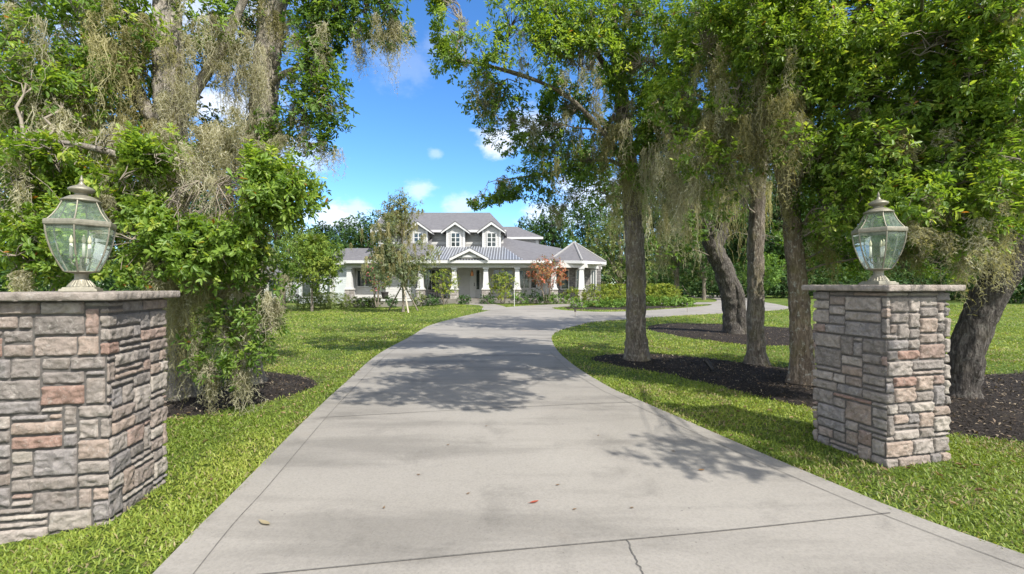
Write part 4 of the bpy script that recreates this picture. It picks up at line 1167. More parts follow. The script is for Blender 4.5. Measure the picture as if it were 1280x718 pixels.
rocking_chair(hx(550, 34), 34.1, FL, math.radians(-12), 'dark rocking chair on the porch under the wide window, right of two')
pot = thing('plant_pot', 'dark planter pot on the porch edge beside the pink flowering tree', 'pot', (hx(481, 32.9), 32.9, FL))
m = MB(); m.lathe([(0, .16), (.1, .2), (.42, .25), (.46, .28), (.5, .28), (.5, .23), (.44, .22)], 20, caps=True); m.build('pot_body', M['terracotta'], pot, smooth=True)

# spotlight in the mulch
sx, sy = G(888, 470)
sp = thing('garden_spotlight', 'black garden spotlight on a stake in the mulch under the right oaks', 'spotlight', (sx, sy, .05), math.radians(35)); sp.scale = (.72, .72, .72)
m = MB(); m.bar((0, 0, -.1), (0, 0, .1), .012); m.box(-.035, .035, -.02, .02, .09, .12); m.build('stake', M['black_metal'], sp)
m = MB(); a = Vector((0, -.06, .08)); b = Vector((0, .09, .26)); m.bar(a, b, .042, .062, 20); dv = (b - a).normalized()
m.bar(b - dv * .01, b + dv * .03, .068, .068, 20); m.build('lamp_head', M['black_metal'], sp)
m = MB(); m.bar(b + dv * .031, b + dv * .034, .058, .058, 20); m.build('lens', M['pane'], sp)
# drive edge markers
for px, py, h, lab in ((719, 396, 9, 'thin dark marker rod standing at the drive edge left of the straight oak'), (859, 391, 12, 'thin dark marker rod with a tag on the island lawn edge by the low plants')):
    x, y = G(px, py); s = y / F; r = thing('marker_rod', lab, 'marker', (x, y, float(terrain(x, y))))
    m = MB(); m.bar((0, 0, -.02), (0, 0, h * s), .012); m.build('rod', M['brown_wood'], r)
    m = MB(); m.box(-.045, .045, -.008, .008, h * s - .12, h * s); m.build('tag', M['black_metal'], r)
x, y = G(643, 383.3); r = thing('lawn_post', 'slim white post on the grass strip in front of the porch', 'post', (x, y, float(terrain(x, y))))
m = MB(); m.taper(0, 0, -.03, 1.35, .018, .016); m.taper(0, 0, 1.35, 1.39, .024, .01); m.build('post', M['white_post'], r, bevel=.004)
# pale snapped cable-like stem beside the hollow oak
# dry leaves fallen on the concrete
def fallen_leaf(px, py, L, W, col, label, group=None, ang=None):
    x, y = G(px, py); a = rng.uniform(0, 6.28) if ang is None else ang
    t = np.linspace(0, 1, 7); pts = []; Q = []
    for i, u in enumerate(t):
        w = W * math.sin(math.pi * min(1, u * .92 + .06)) * .5; z = .004 + .35 * L * (u - .5) ** 2
        pts += [(L * (u - .5), -w, z + w * .5), (L * (u - .5), 0, z), (L * (u - .5), w, z + w * .35)]
    for i in range(6):
        for j in range(2): Q.append((i * 3 + j, i * 3 + j + 1, i * 3 + j + 4, i * 3 + j + 3))
    pts += [(-L * .5, 0, .004 + .09 * L), (-L * .5, .002, .004 + .09 * L), (-L * .72, .004, .012), (-L * .72, .001, .012)]; k = len(pts); Q.append((k - 4, k - 3, k - 2, k - 1))
    o = make_mesh('fallen_leaf', pts, np.array(Q), M['dry_leaf'], tint=np.array(col)); o.location = (x, y, .025); o.rotation_euler = (0, 0, a)
    tag(o, label, 'leaf', group)
fallen_leaf(668, 633, .075, .028, (.3, .07, .04), 'red brown curled dry leaf in the middle of the driveway', ang=.5)
fallen_leaf(331, 660, .11, .038, (.28, .235, .15), 'pale tan leaf lying flat near the left edge of the driveway', ang=-.5)
fallen_leaf(877, 592, .06, .024, (.3, .16, .06), 'brown leaf on the concrete just left of the right border joint', ang=.2)
for px, py in ((585, 622), (697, 611), (718, 642), (523, 598), (608, 536), (748, 548), (480, 640), (790, 640), (560, 560), (842, 568)):
    fallen_leaf(px, py, .032, .016, (.16, .11, .07), 'tiny dark curled leaf bit scattered on the driveway', 'tiny dry leaf bits on the driveway')

# ====================================================================== NEAR OAKS
TL1 = [limb((219, 508, 6.35, .26), (216, 440, 6.35, .21), (214, 340, 6.35, .195), (213, 220, 6.35, .19), (212, 130, 6.35, .195), (209, 40, 6.4, .18), (205, -60, 6.6, .16), (190, -260, 6.9, .1), (170, -420, 7.2, .04)),
       limb((211, 165, 6.35, .11), (185, 140, 6.3, .095), (160, 95, 6.2, .085), (135, 60, 6.0, .075), (100, 15, 5.7, .06), (60, -60, 5.4, .04), (20, -150, 5.2, .02)),
       limb((214, 150, 6.35, .1), (240, 118, 6.5, .08), (262, 85, 6.6, .07), (285, 45, 6.7, .062), (305, 0, 6.7, .055), (340, -80, 6.7, .06), (400, -150, 6.6, .035), (460, -190, 6.6, .02)),
       limb((212, 240, 6.3, .07), (190, 215, 5.9, .055), (150, 195, 5.5, .045), (90, 180, 5.2, .03), (30, 175, 5.0, .018)),
       limb((214, 270, 6.2, .055), (245, 240, 5.8, .045), (290, 220, 5.5, .035), (340, 215, 5.3, .02))]
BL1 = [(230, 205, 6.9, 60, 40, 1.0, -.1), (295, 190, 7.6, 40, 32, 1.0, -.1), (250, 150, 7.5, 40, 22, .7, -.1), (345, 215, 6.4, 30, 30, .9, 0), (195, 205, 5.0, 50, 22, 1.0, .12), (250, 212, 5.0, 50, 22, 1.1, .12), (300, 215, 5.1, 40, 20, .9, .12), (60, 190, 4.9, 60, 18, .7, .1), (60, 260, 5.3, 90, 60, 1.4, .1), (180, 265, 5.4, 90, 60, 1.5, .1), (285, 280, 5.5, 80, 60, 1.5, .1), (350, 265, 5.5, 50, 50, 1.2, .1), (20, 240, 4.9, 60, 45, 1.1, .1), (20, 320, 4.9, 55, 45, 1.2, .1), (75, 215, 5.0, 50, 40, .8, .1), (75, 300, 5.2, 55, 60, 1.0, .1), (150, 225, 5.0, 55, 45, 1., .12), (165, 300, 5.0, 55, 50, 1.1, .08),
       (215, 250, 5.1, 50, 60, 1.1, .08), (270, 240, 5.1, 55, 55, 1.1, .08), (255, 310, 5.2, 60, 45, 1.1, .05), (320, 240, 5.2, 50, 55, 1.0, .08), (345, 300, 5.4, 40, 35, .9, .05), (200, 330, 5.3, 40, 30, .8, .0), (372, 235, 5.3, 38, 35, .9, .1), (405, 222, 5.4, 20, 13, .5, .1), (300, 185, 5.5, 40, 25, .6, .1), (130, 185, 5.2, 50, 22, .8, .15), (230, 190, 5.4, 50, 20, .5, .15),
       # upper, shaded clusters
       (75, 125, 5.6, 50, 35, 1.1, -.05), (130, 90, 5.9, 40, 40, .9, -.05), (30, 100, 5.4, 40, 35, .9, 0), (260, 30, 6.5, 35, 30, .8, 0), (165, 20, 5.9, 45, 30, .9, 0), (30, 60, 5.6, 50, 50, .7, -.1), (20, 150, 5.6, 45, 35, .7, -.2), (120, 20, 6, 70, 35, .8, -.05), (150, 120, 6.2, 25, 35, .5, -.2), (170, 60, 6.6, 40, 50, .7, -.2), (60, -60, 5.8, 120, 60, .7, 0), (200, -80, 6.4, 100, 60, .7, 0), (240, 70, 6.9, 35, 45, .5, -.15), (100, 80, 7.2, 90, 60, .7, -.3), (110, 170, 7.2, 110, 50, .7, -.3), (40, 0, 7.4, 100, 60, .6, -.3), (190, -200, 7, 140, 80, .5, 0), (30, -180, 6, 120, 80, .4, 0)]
ML1 = [(255, 60, 6.4, 50, .8, 7, 0), (280, 30, 6.5, 40, .9, 7, 0), (110, 60, 5.8, 80, 1.0, 9, 1), (60, 100, 5.6, 80, .9, 7, 0), (30, 190, 5.2, 60, .5, 4, 0), (120, 165, 5.5, 80, .6, 7, 0), (200, 60, 6.1, 50, .9, 7, 1), (20, 20, 5.6, 60, 1.0, 6, 0), (300, 80, 6.8, 30, .8, 6, 0), (170, 180, 5.5, 60, .7, 5, 0), (150, 40, 5.9, 60, 1.1, 6, 1), (185, 20, 6.1, 60, 1.0, 6, 1), (50, 60, 5.7, 60, .9, 6, 0), (20, 120, 5.5, 50, .9, 4, 0), (60, 165, 5.6, 60, .9, 6, 0), (130, 110, 6.0, 50, 1.2, 6, 1), (160, 145, 6.1, 40, .9, 6, 1), (90, 140, 5.8, 50, .8, 6, 0), (215, 110, 6.1, 40, .9, 6, 0), (190, 0, 6.3, 60, .8, 6, 0),
       (225, 165, 5.7, 60, .7, 12, 0), (260, 165, 5.6, 40, .6, 9, 0), (290, 165, 5.7, 40, .6, 8, 0), (220, 330, 5.6, 30, 1.1, 9, 0), (232, 345, 5.8, 25, 1.3, 7, 1), (25, 350, 4.9, 20, .35, 3, 0), (190, 340, 5.2, 20, .3, 3, 0), (240, 210, 5.3, 60, .6, 8, 0), (320, 200, 5.4, 50, .5, 6, 0), (90, 245, 5.1, 60, .35, 4, 0), (205, 255, 6.1, 40, 1.2, 8, 1)]
oak('oak_tree', 'moss draped oak with thick trunk directly behind the left stone pillar', TL1, BL1, ML1, bark='bark_pale', palette=PAL_NEAR, L=.068, dens=.95, rand_moss=60, moss_len=(.2, .7), seed=3, upw=.3)

TL2 = [limb((311, 490, 7.2, .2), (312, 440, 7.2, .165), (314, 360, 7.2, .15), (318, 280, 7.2, .16), (324, 200, 7.2, .19), (331, 110, 7.2, .2), (338, 40, 7.3, .2), (345, -30, 7.4, .19), (352, -150, 7.6, .14), (350, -330, 7.8, .06)),
       limb((338, 30, 7.25, .09), (360, -10, 7.1, .075), (400, -25, 7.0, .06), (450, -10, 6.9, .045), (495, 15, 6.8, .02)),
       limb((330, 120, 7.2, .05), (350, 95, 7.0, .045), (380, 85, 6.9, .035), (410, 95, 6.8, .015)),
       limb((313, 400, 7.1, .035), (300, 380, 6.6, .03), (285, 385, 6.1, .022), (270, 405, 5.7, .012)),
       limb((300, 380, 6.6, .025), (325, 385, 6.0, .02), (340, 410, 5.6, .01))]
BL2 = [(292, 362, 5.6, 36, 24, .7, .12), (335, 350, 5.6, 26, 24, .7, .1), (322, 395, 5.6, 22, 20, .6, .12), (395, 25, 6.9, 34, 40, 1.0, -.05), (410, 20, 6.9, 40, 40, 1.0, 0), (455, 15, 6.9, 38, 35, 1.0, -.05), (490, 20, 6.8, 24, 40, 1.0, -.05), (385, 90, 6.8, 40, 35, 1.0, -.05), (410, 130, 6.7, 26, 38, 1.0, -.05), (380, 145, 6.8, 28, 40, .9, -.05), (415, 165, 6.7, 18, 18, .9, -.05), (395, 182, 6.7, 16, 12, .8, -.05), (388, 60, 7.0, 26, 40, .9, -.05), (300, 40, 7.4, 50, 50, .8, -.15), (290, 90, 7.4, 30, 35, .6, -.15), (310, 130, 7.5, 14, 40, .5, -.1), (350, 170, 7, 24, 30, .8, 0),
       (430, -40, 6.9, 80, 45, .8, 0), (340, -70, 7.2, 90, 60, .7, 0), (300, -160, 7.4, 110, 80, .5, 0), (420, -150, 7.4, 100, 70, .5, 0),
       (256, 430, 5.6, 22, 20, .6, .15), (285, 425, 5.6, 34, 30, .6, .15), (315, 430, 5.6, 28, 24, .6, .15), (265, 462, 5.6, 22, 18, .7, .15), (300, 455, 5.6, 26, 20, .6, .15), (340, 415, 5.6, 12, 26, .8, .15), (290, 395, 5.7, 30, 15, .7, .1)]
ML2 = [(300, 385, 5.7, 40, .5, 5, 0), (498, 25, 6.8, 16, 1.1, 5, 0), (478, 35, 6.8, 30, .6, 4, 0), (420, 50, 6.8, 50, .6, 5, 0), (380, 60, 6.9, 40, .7, 5, 1), (330, 150, 7.0, 30, .9, 7, 0), (318, 190, 6.9, 36, .9, 7, 0), (335, 230, 6.8, 34, .8, 6, 0), (400, 165, 6.7, 30, .4, 4, 0), (350, 10, 7.1, 30, .7, 6, 1),
       (265, 455, 5.6, 8, .55, 3, 0), (248, 440, 5.6, 6, .6, 2, 0), (299, 455, 5.6, 10, .6, 4, 0), (290, 290, 6.5, 40, 1.3, 12, 0), (310, 340, 6.6, 40, 1.4, 12, 0), (275, 345, 6.4, 30, 1.0, 9, 0), (335, 370, 5.6, 14, .6, 3, 0)]
oak('oak_tree', 'slimmer oak with pale upper trunk and hanging boughs, standing in the left mulch bed', TL2, BL2, ML2, bark='bark_pale', palette=PAL_OAK, L=.07, dens=.95, rand_moss=30, moss_len=(.2, .7), seed=8, gap=.4)

# right side
TR3 = [limb((796, 456, 9.45, .25), (795, 420, 9.45, .215), (794, 330, 9.45, .2), (790, 250, 9.45, .18), (784, 190, 9.4, .16), (775, 110, 9.2, .13), (765, 20, 9.0, .1), (750, -120, 8.8, .06)),
       limb((788, 230, 9.4, .06), (765, 180, 9.0, .05), (720, 130, 8.6, .042), (680, 105, 8.3, .035), (620, 85, 8.0, .035), (570, 75, 7.8, .018)),
       limb((785, 195, 9.4, .075), (820, 140, 9.0, .06), (850, 90, 8.6, .045), (880, 30, 8.3, .03)),
       limb((775, 110, 9.2, .07), (740, 60, 8.6, .055), (690, 10, 8.2, .04), (640, -40, 8.0, .025)),
       limb((784, 210, 9.4, .05), (750, 200, 10., .04), (690, 215, 10.5, .03), (630, 225, 10.8, .015))]
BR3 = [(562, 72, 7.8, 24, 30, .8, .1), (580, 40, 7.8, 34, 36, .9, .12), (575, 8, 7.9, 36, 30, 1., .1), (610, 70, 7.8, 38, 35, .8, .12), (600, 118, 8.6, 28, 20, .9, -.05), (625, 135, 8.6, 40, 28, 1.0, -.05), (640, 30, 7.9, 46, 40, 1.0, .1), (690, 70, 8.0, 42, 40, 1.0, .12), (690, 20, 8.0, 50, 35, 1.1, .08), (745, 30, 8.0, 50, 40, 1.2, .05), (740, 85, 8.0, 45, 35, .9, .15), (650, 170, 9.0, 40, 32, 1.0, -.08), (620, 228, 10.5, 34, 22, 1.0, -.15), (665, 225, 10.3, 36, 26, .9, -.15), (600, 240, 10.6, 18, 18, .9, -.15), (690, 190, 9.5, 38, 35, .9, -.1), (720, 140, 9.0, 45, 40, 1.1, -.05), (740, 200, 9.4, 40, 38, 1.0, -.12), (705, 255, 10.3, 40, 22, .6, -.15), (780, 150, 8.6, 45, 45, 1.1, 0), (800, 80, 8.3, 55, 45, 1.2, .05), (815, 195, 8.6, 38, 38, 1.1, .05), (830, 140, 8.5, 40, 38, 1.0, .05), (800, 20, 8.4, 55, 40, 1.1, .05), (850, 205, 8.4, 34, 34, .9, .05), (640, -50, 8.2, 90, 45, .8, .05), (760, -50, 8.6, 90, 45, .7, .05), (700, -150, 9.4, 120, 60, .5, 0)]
MR3 = [(765, 130, 8.4, 50, .8, 5, 0), (810, 150, 8.3, 50, .9, 5, 0), (845, 180, 8.2, 50, 1.1, 8, 0), (720, 90, 8.0, 40, .5, 3, 0), (750, 170, 9.0, 40, 1.0, 6, 1), (730, 165, 9.1, 40, .9, 5, 1), (790, 195, 9.2, 34, 1.4, 8, 1), (775, 215, 9.2, 26, 1.1, 5, 1), (800, 225, 9.2, 16, .9, 3, 0), (640, 95, 8.2, 30, .6, 3, 0), (590, 80, 7.9, 20, .35, 2, 0), (690, 195, 9.4, 40, .7, 3, 1), (662, 150, 9.0, 40, .5, 3, 0), (825, 205, 8.6, 30, .8, 5, 0), (850, 220, 8.4, 36, 1.0, 7, 0), (870, 225, 8.3, 26, 1.0, 5, 0), (838, 255, 8.5, 20, .8, 3, 0), (690, 265, 10.2, 40, .5, 3, 0)]
oak('oak_tree', 'straight trunked oak at the left tip of the front mulch bed, spreading over the driveway', TR3, BR3, MR3, palette=PAL_NEAR, L=.07, k=13, dens=.85, rand_moss=45, seed=12, gap=.42, flare=.3, moss_len=(.2, .7))

TR5 = [limb((945, 462, 8.9, .175), (945, 440, 8.9, .15), (944, 380, 8.9, .15), (945, 300, 8.9, .15), (948, 240, 8.9, .13), (955, 180, 8.9, .1), (965, 110, 8.7, .08), (972, 10, 8.4, .06), (975, -120, 8.2, .03)),
       limb((950, 215, 8.9, .06), (925, 150, 8.5, .05), (900, 90, 8.2, .035), (880, 20, 8.0, .02)),
       limb((958, 160, 8.8, .06), (1000, 120, 8.3, .045), (1040, 90, 7.8, .03))]
BR5 = [(880, 55, 6.6, 40, 34, 1.0, .12), (922, 112, 6.3, 34, 26, .9, .12), (868, 195, 6.6, 30, 24, .9, .1), (845, 120, 6.8, 32, 32, 1.0, .1), (905, 200, 6.5, 24, 18, .7, .1), (890, 235, 7.0, 24, 16, .6, .05), (870, 90, 7.9, 45, 50, 1.0, .08), (880, 25, 7.8, 50, 45, 1.1, .05), (920, 150, 8.0, 38, 36, .9, .1), (935, 80, 7.6, 45, 45, 1.0, .12), (945, 15, 7.6, 50, 40, 1.0, .08), (895, 195, 8.2, 34, 34, .8, .08), (975, 140, 7.8, 36, 35, .7, .08), (930, -40, 8, 80, 35, .7, 0), (865, 150, 8.2, 32, 36, .9, .05), (905, 245, 9.6, 30, 26, .6, -.1)]
MR5 = [(860, 175, 6.7, 36, .8, 8, 0), (890, 150, 6.6, 40, .9, 8, 1), (922, 150, 6.5, 40, 1.0, 8, 0), (850, 230, 6.9, 30, .8, 7, 0), (900, 80, 6.6, 40, .7, 5, 1), (870, 110, 7.8, 50, .9, 5, 0), (850, 160, 8.0, 50, 1.0, 5, 0), (905, 90, 7.6, 50, .8, 4, 0), (915, 165, 7.9, 50, 1.2, 7, 0), (925, 220, 8.2, 40, .9, 3, 0), (900, 140, 8.1, 50, 1.0, 5, 0), (935, 130, 8.0, 50, 1.1, 5, 0), (955, 120, 7.9, 40, 1.0, 4, 0), (880, 170, 8.2, 40, 1.0, 4, 0), (895, 215, 8.3, 26, .8, 3, 0), (930, 190, 8.6, 40, 1.1, 3, 1), (962, 180, 8.3, 30, .9, 3, 0), (870, 140, 8.2, 30, 1.0, 3, 1), (980, 90, 7.8, 50, .9, 3, 0)]
oak('oak_tree', 'thin upright oak in the front mulch bed between the hollow oak and the reddish trunk', TR5, BR5, MR5, palette=PAL_NEAR, L=.07, dens=1.1, rand_moss=30, seed=22)

TR6 = [limb((1004, 488, 7.2, .195), (1003, 460, 7.2, .165), (1000, 400, 7.2, .15), (995, 330, 7.2, .142), (989, 270, 7.2, .135), (980, 210, 7.15, .14), (968, 150, 7.1, .12), (955, 80, 7.0, .1), (945, 0, 6.9, .085), (940, -120, 6.8, .05)),
       limb((985, 245, 7.2, .06), (1020, 200, 6.9, .05), (1060, 150, 6.6, .04), (1110, 100, 6.3, .03), (1150, 40, 6.0, .02)),
       limb((970, 160, 7.1, .06), (1000, 90, 6.8, .05), (1040, 20, 6.5, .04), (1090, -60, 6.3, .02)),
       limb((990, 290, 7.2, .04), (1020, 270, 7.0, .03), (1050, 250, 6.8, .015))]
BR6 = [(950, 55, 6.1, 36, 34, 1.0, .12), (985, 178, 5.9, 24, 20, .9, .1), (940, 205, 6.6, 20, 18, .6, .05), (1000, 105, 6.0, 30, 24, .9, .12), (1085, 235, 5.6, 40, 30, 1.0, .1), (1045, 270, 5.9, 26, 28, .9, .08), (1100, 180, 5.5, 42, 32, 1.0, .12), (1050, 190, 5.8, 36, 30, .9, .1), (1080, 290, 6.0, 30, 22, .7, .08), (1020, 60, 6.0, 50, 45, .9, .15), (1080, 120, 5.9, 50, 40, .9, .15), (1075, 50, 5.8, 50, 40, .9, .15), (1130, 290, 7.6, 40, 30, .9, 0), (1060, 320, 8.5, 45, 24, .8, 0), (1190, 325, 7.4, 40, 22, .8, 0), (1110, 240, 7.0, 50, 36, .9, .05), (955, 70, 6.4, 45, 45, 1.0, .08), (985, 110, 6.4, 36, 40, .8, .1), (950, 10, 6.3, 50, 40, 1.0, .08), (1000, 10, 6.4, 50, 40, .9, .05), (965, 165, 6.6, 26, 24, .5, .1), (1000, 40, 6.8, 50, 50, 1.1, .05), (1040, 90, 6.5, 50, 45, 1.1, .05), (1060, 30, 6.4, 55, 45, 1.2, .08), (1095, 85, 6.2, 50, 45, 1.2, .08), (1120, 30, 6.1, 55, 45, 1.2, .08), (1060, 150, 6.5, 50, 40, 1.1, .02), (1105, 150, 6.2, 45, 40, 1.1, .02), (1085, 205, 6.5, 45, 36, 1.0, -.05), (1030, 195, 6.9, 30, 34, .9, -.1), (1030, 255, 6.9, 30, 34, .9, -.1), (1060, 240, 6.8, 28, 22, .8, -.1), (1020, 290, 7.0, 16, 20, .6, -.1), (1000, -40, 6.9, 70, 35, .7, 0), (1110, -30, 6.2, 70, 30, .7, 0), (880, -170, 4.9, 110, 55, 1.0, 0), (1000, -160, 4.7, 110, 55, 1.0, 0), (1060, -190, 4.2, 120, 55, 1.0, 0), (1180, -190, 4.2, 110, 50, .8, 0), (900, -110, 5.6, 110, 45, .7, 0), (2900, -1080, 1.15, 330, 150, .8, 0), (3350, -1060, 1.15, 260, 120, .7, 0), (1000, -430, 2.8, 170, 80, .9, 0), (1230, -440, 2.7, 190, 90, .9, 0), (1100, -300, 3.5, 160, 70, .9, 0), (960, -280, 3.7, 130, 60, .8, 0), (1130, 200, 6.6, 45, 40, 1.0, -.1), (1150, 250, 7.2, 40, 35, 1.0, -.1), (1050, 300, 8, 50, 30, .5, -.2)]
MR6 = [(985, 120, 5.9, 40, .8, 6, 1), (1010, 150, 5.9, 30, .8, 4, 0), (955, 150, 6.1, 40, .9, 6, 1), (940, 110, 6.6, 60, .9, 6, 0), (975, 100, 6.5, 50, .9, 6, 0), (1000, 120, 6.5, 40, .9, 4, 1), (1065, 150, 6.3, 50, .7, 2, 0), (1110, 170, 6.1, 40, .6, 2, 0), (945, 170, 6.8, 40, 1.0, 5, 0), (985, 130, 6.9, 50, .9, 5, 0), (1000, 160, 6.9, 40, 1.0, 4, 1), (965, 150, 7.0, 30, .9, 4, 0), (1060, 200, 6.7, 36, 1.2, 2, 1), (1085, 215, 6.7, 30, 1.3, 2, 1), (1035, 290, 7.0, 24, .8, 2, 1), (1010, 50, 6.7, 50, .8, 3, 0), (1100, 190, 6.4, 50, .6, 2, 1), (1060, 60, 6.5, 50, .4, 2, 0), (1010, 310, 7.1, 20, .6, 2, 1), (980, 250, 7.1, 14, .8, 2, 1)]
oak('oak_tree', 'reddish leaning oak trunk with pale lichen band, just left of the right stone pillar', TR6, BR6, MR6, bark='bark_red', palette=PAL_NEAR, L=.068, dens=1.25, rand_moss=35, seed=31, gap=.36)

TR7 = [limb((1198, 515, 6.35, .235), (1202, 480, 6.35, .205), (1212, 430, 6.3, .195), (1234, 375, 6.2, .19), (1265, 322, 6.0, .19), (1306, 275, 5.9, .185), (1352, 225, 5.8, .17), (1390, 160, 5.7, .16), (1420, 60, 5.7, .12), (1440, -80, 5.7, .07)),
       limb((1300, 285, 5.9, .12), (1310, 220, 5.7, .09), (1290, 150, 5.5, .07), (1255, 90, 5.3, .055), (1220, 30, 5.1, .04), (1190, -50, 5.0, .02)),
       limb((1345, 232, 5.8, .1), (1330, 140, 5.5, .07), (1310, 60, 5.3, .05), (1270, -20, 5.1, .03)),
       limb((1262, 328, 6.0, .05), (1235, 290, 5.8, .04), (1205, 260, 5.7, .03), (1170, 250, 5.6, .015))]
BR7 = [(1150, 250, 5.1, 42, 30, 1.0, .12), (1205, 275, 5.0, 42, 26, 1.0, .12), (1250, 245, 4.9, 40, 32, 1.0, .12), (1165, 300, 5.2, 36, 20, .8, .1), (1275, 200, 4.9, 30, 40, .9, .12), (1225, 310, 5.2, 26, 14, .7, .1), (1230, 20, 5.0, 60, 40, 1.0, .1), (1270, 100, 5.1, 45, 50, 1.0, .1), (1210, 95, 5.1, 50, 45, 1.0, .15), (1150, 70, 5.3, 45, 45, .9, .15), (1265, 175, 5.3, 40, 35, .9, .1), (1140, 130, 5.6, 45, 40, .9, .15), (1190, 210, 5.4, 45, 30, .9, .12), (1180, 60, 5.4, 55, 50, 1.1, .05), (1190, 130, 5.5, 50, 45, 1.1, .05), (1240, 60, 5.3, 55, 50, .9, -.05), (1245, 130, 5.5, 50, 45, .8, -.05), (1160, 180, 5.8, 45, 40, 1.1, .0), (1210, 195, 5.6, 45, 40, 1.1, .0), (1180, 245, 5.8, 45, 35, 1.1, 0), (1230, 245, 5.7, 40, 35, 1.1, .05), (1265, 220, 5.6, 35, 40, .9, .05), (1150, 290, 6.6, 36, 28, .9, -.1), (1190, 290, 6.2, 40, 26, .9, -.1), (1240, 285, 5.8, 30, 20, .8, .05), (1275, 265, 5.7, 26, 24, .8, .1), (1310, 150, 5.6, 50, 60, .6, 0), (1320, 60, 5.6, 60, 60, .5, 0), (1220, -30, 5.4, 80, 30, .6, 0)]
MR7 = [(1150, 290, 5.1, 24, .35, 4, 0), (1205, 290, 5.1, 30, .5, 4, 0), (1240, 280, 5.0, 24, .45, 3, 0), (1262, 270, 5.0, 20, .45, 3, 0), (1130, 150, 5.4, 30, .3, 4, 1), (1198, 285, 5.8, 18, .55, 2, 0), (1228, 280, 5.8, 16, .5, 2, 0), (1258, 285, 5.8, 18, .55, 4, 0), (1200, 300, 5.8, 20, .55, 3, 0), (1190, 170, 5.5, 40, .4, 4, 0), (1230, 170, 5.5, 50, .4, 4, 1), (1145, 300, 6.4, 30, .5, 2, 0), (1170, 310, 6.4, 30, .5, 2, 1), (1100, 290, 7, 40, .7, 2, 1)]
oak('oak_tree', 'big oak with dark furrowed trunk leaning right behind the right stone pillar', TR7, BR7, MR7, bark='bark_dark', palette=PAL_NEAR, L=.066, dens=1.3, rand_moss=30, seed=41, gap=.34, moss_len=(.15, .45), amp=.034, flare=.15)

kp = P(898, 330, 14.0)
TR4 = [limb((920, 424, 14.6, .4), (918, 405, 14.6, .34), (915, 375, 14.6, .32), (906, 340, 14.6, .3), (894, 315, 14.6, .29), (885, 293, 14.6, .26), (872, 275, 14.6, .27), (855, 255, 14.4, .2), (830, 225, 14.2, .15), (790, 180, 14, .1), (740, 140, 14, .05)),
       limb((893, 312, 14.6, .22), (903, 285, 14.6, .22), (905, 255, 14.6, .18), (900, 210, 14.5, .14), (895, 140, 14.3, .1), (880, 50, 14, .05)),
       limb((912, 345, 14.5, .15), (923, 365, 14.4, .15), (927, 400, 14.4, .18), (930, 424, 14.4, .24)),
       limb((905, 280, 14.6, .14), (930, 250, 14.8, .12), (960, 200, 15, .1), (1010, 150, 15, .05))]
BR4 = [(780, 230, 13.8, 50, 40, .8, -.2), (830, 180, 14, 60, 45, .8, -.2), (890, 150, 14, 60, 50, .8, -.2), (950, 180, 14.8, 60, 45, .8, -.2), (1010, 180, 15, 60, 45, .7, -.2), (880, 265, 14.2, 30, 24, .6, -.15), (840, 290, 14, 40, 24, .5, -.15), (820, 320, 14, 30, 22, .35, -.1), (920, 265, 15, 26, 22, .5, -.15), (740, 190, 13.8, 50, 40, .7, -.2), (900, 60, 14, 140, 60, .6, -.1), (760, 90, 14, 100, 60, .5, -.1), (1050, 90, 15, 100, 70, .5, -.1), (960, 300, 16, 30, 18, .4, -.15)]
MR4 = [(860, 240, 14, 60, 1.6, 7, 0), (900, 230, 14.2, 60, 1.7, 7, 1), (930, 240, 14.6, 40, 1.5, 5, 1), (830, 260, 14, 40, 1.4, 5, 0), (780, 250, 13.8, 60, 1.2, 5, 1)]
oak('oak_tree', 'stout hollow oak leaning left in the farther mulch bed, knot on its trunk', TR4, BR4, MR4, bark='bark_dark', palette=PAL_OAK, L=.12, k=11, dens=.8, rand_moss=60, seed=51, knots=[(kp, .16, .14), (P(921, 400, 14.1), .3, -.12)], flare=.25, moss_len=(.5, 1.4), moss_w=.011, wisps=1)

# ====================================================================== MIDDLE DISTANCE
# staked young tree, grey with moss
sx_, sy_ = G(505, 390)
S = sy_ / F
def staked():
    Y = sy_
    tr = [limb((504, 391, Y, .075), (504, 360, Y, .07), (503, 320, Y, .06), (502, 280, Y, .045), (500, 245, Y, .015))]
    bl = [(496, 340, Y, 30, 24, .8, 0), (496, 315, Y, 31, 26, .8, 0), (494, 290, Y, 25, 24, .8, 0), (496, 268, Y, 17, 18, .8, .1), (500, 251, Y, 12, 12, .8, .1), (532, 322, Y, 18, 14, .8, .25), (478, 330, Y, 18, 24, .7, -.1), (518, 350, Y, 22, 14, .6, -.1), (515, 262, Y, 12, 9, .6, .1), (486, 262, Y, 10, 9, .5, .1)]
    ms = [(496, y, Y, 44 - abs(y - 315) * .35, 0.75, 18, 1) for y in (262, 278, 292, 306, 318, 330)]
    oak('young_tree', 'young conical tree grey with moss, propped by three wooden stakes in front of the house', tr, bl, ms, palette=np.array([(.095, .135, .06), (.16, .2, .105), (.235, .265, .165), (.33, .35, .24)]), L=.14, k=10, dens=1.1, rand_moss=60, moss_len=(.2, .7), seed=61, simple=True, twigs=.3, moss_w=.014, wisps=1, moss_k=14, freq=1.2, gap=.4, flare=.3)
staked()
for (bx, by, lab, mt) in ((485, 388.5, 'brown wooden stake propping the young tree on its left', 'brown_wood'), (511, 391.5, 'pale wooden stake propping the young tree at the front', 'pale_wood'), (524, 388.5, 'brown wooden stake propping the young tree on its right', 'brown_wood')):
    x, y = G(bx, by); t = P(504, 354, sy_); o = MB(); b = Vector((x, y, -.05)); tt = Vector(t) + (b - Vector(t)).normalized() * .09
    tt.z += .0; d = (tt - b); o.bar(b, b + d * 1.03, .045, .04, 8); ob_ = o.build('tree_stake', M[mt], None, origin=(x, y, 0)); ob_.location = (x, y, 0)
    tag(ob_, lab, 'stake')

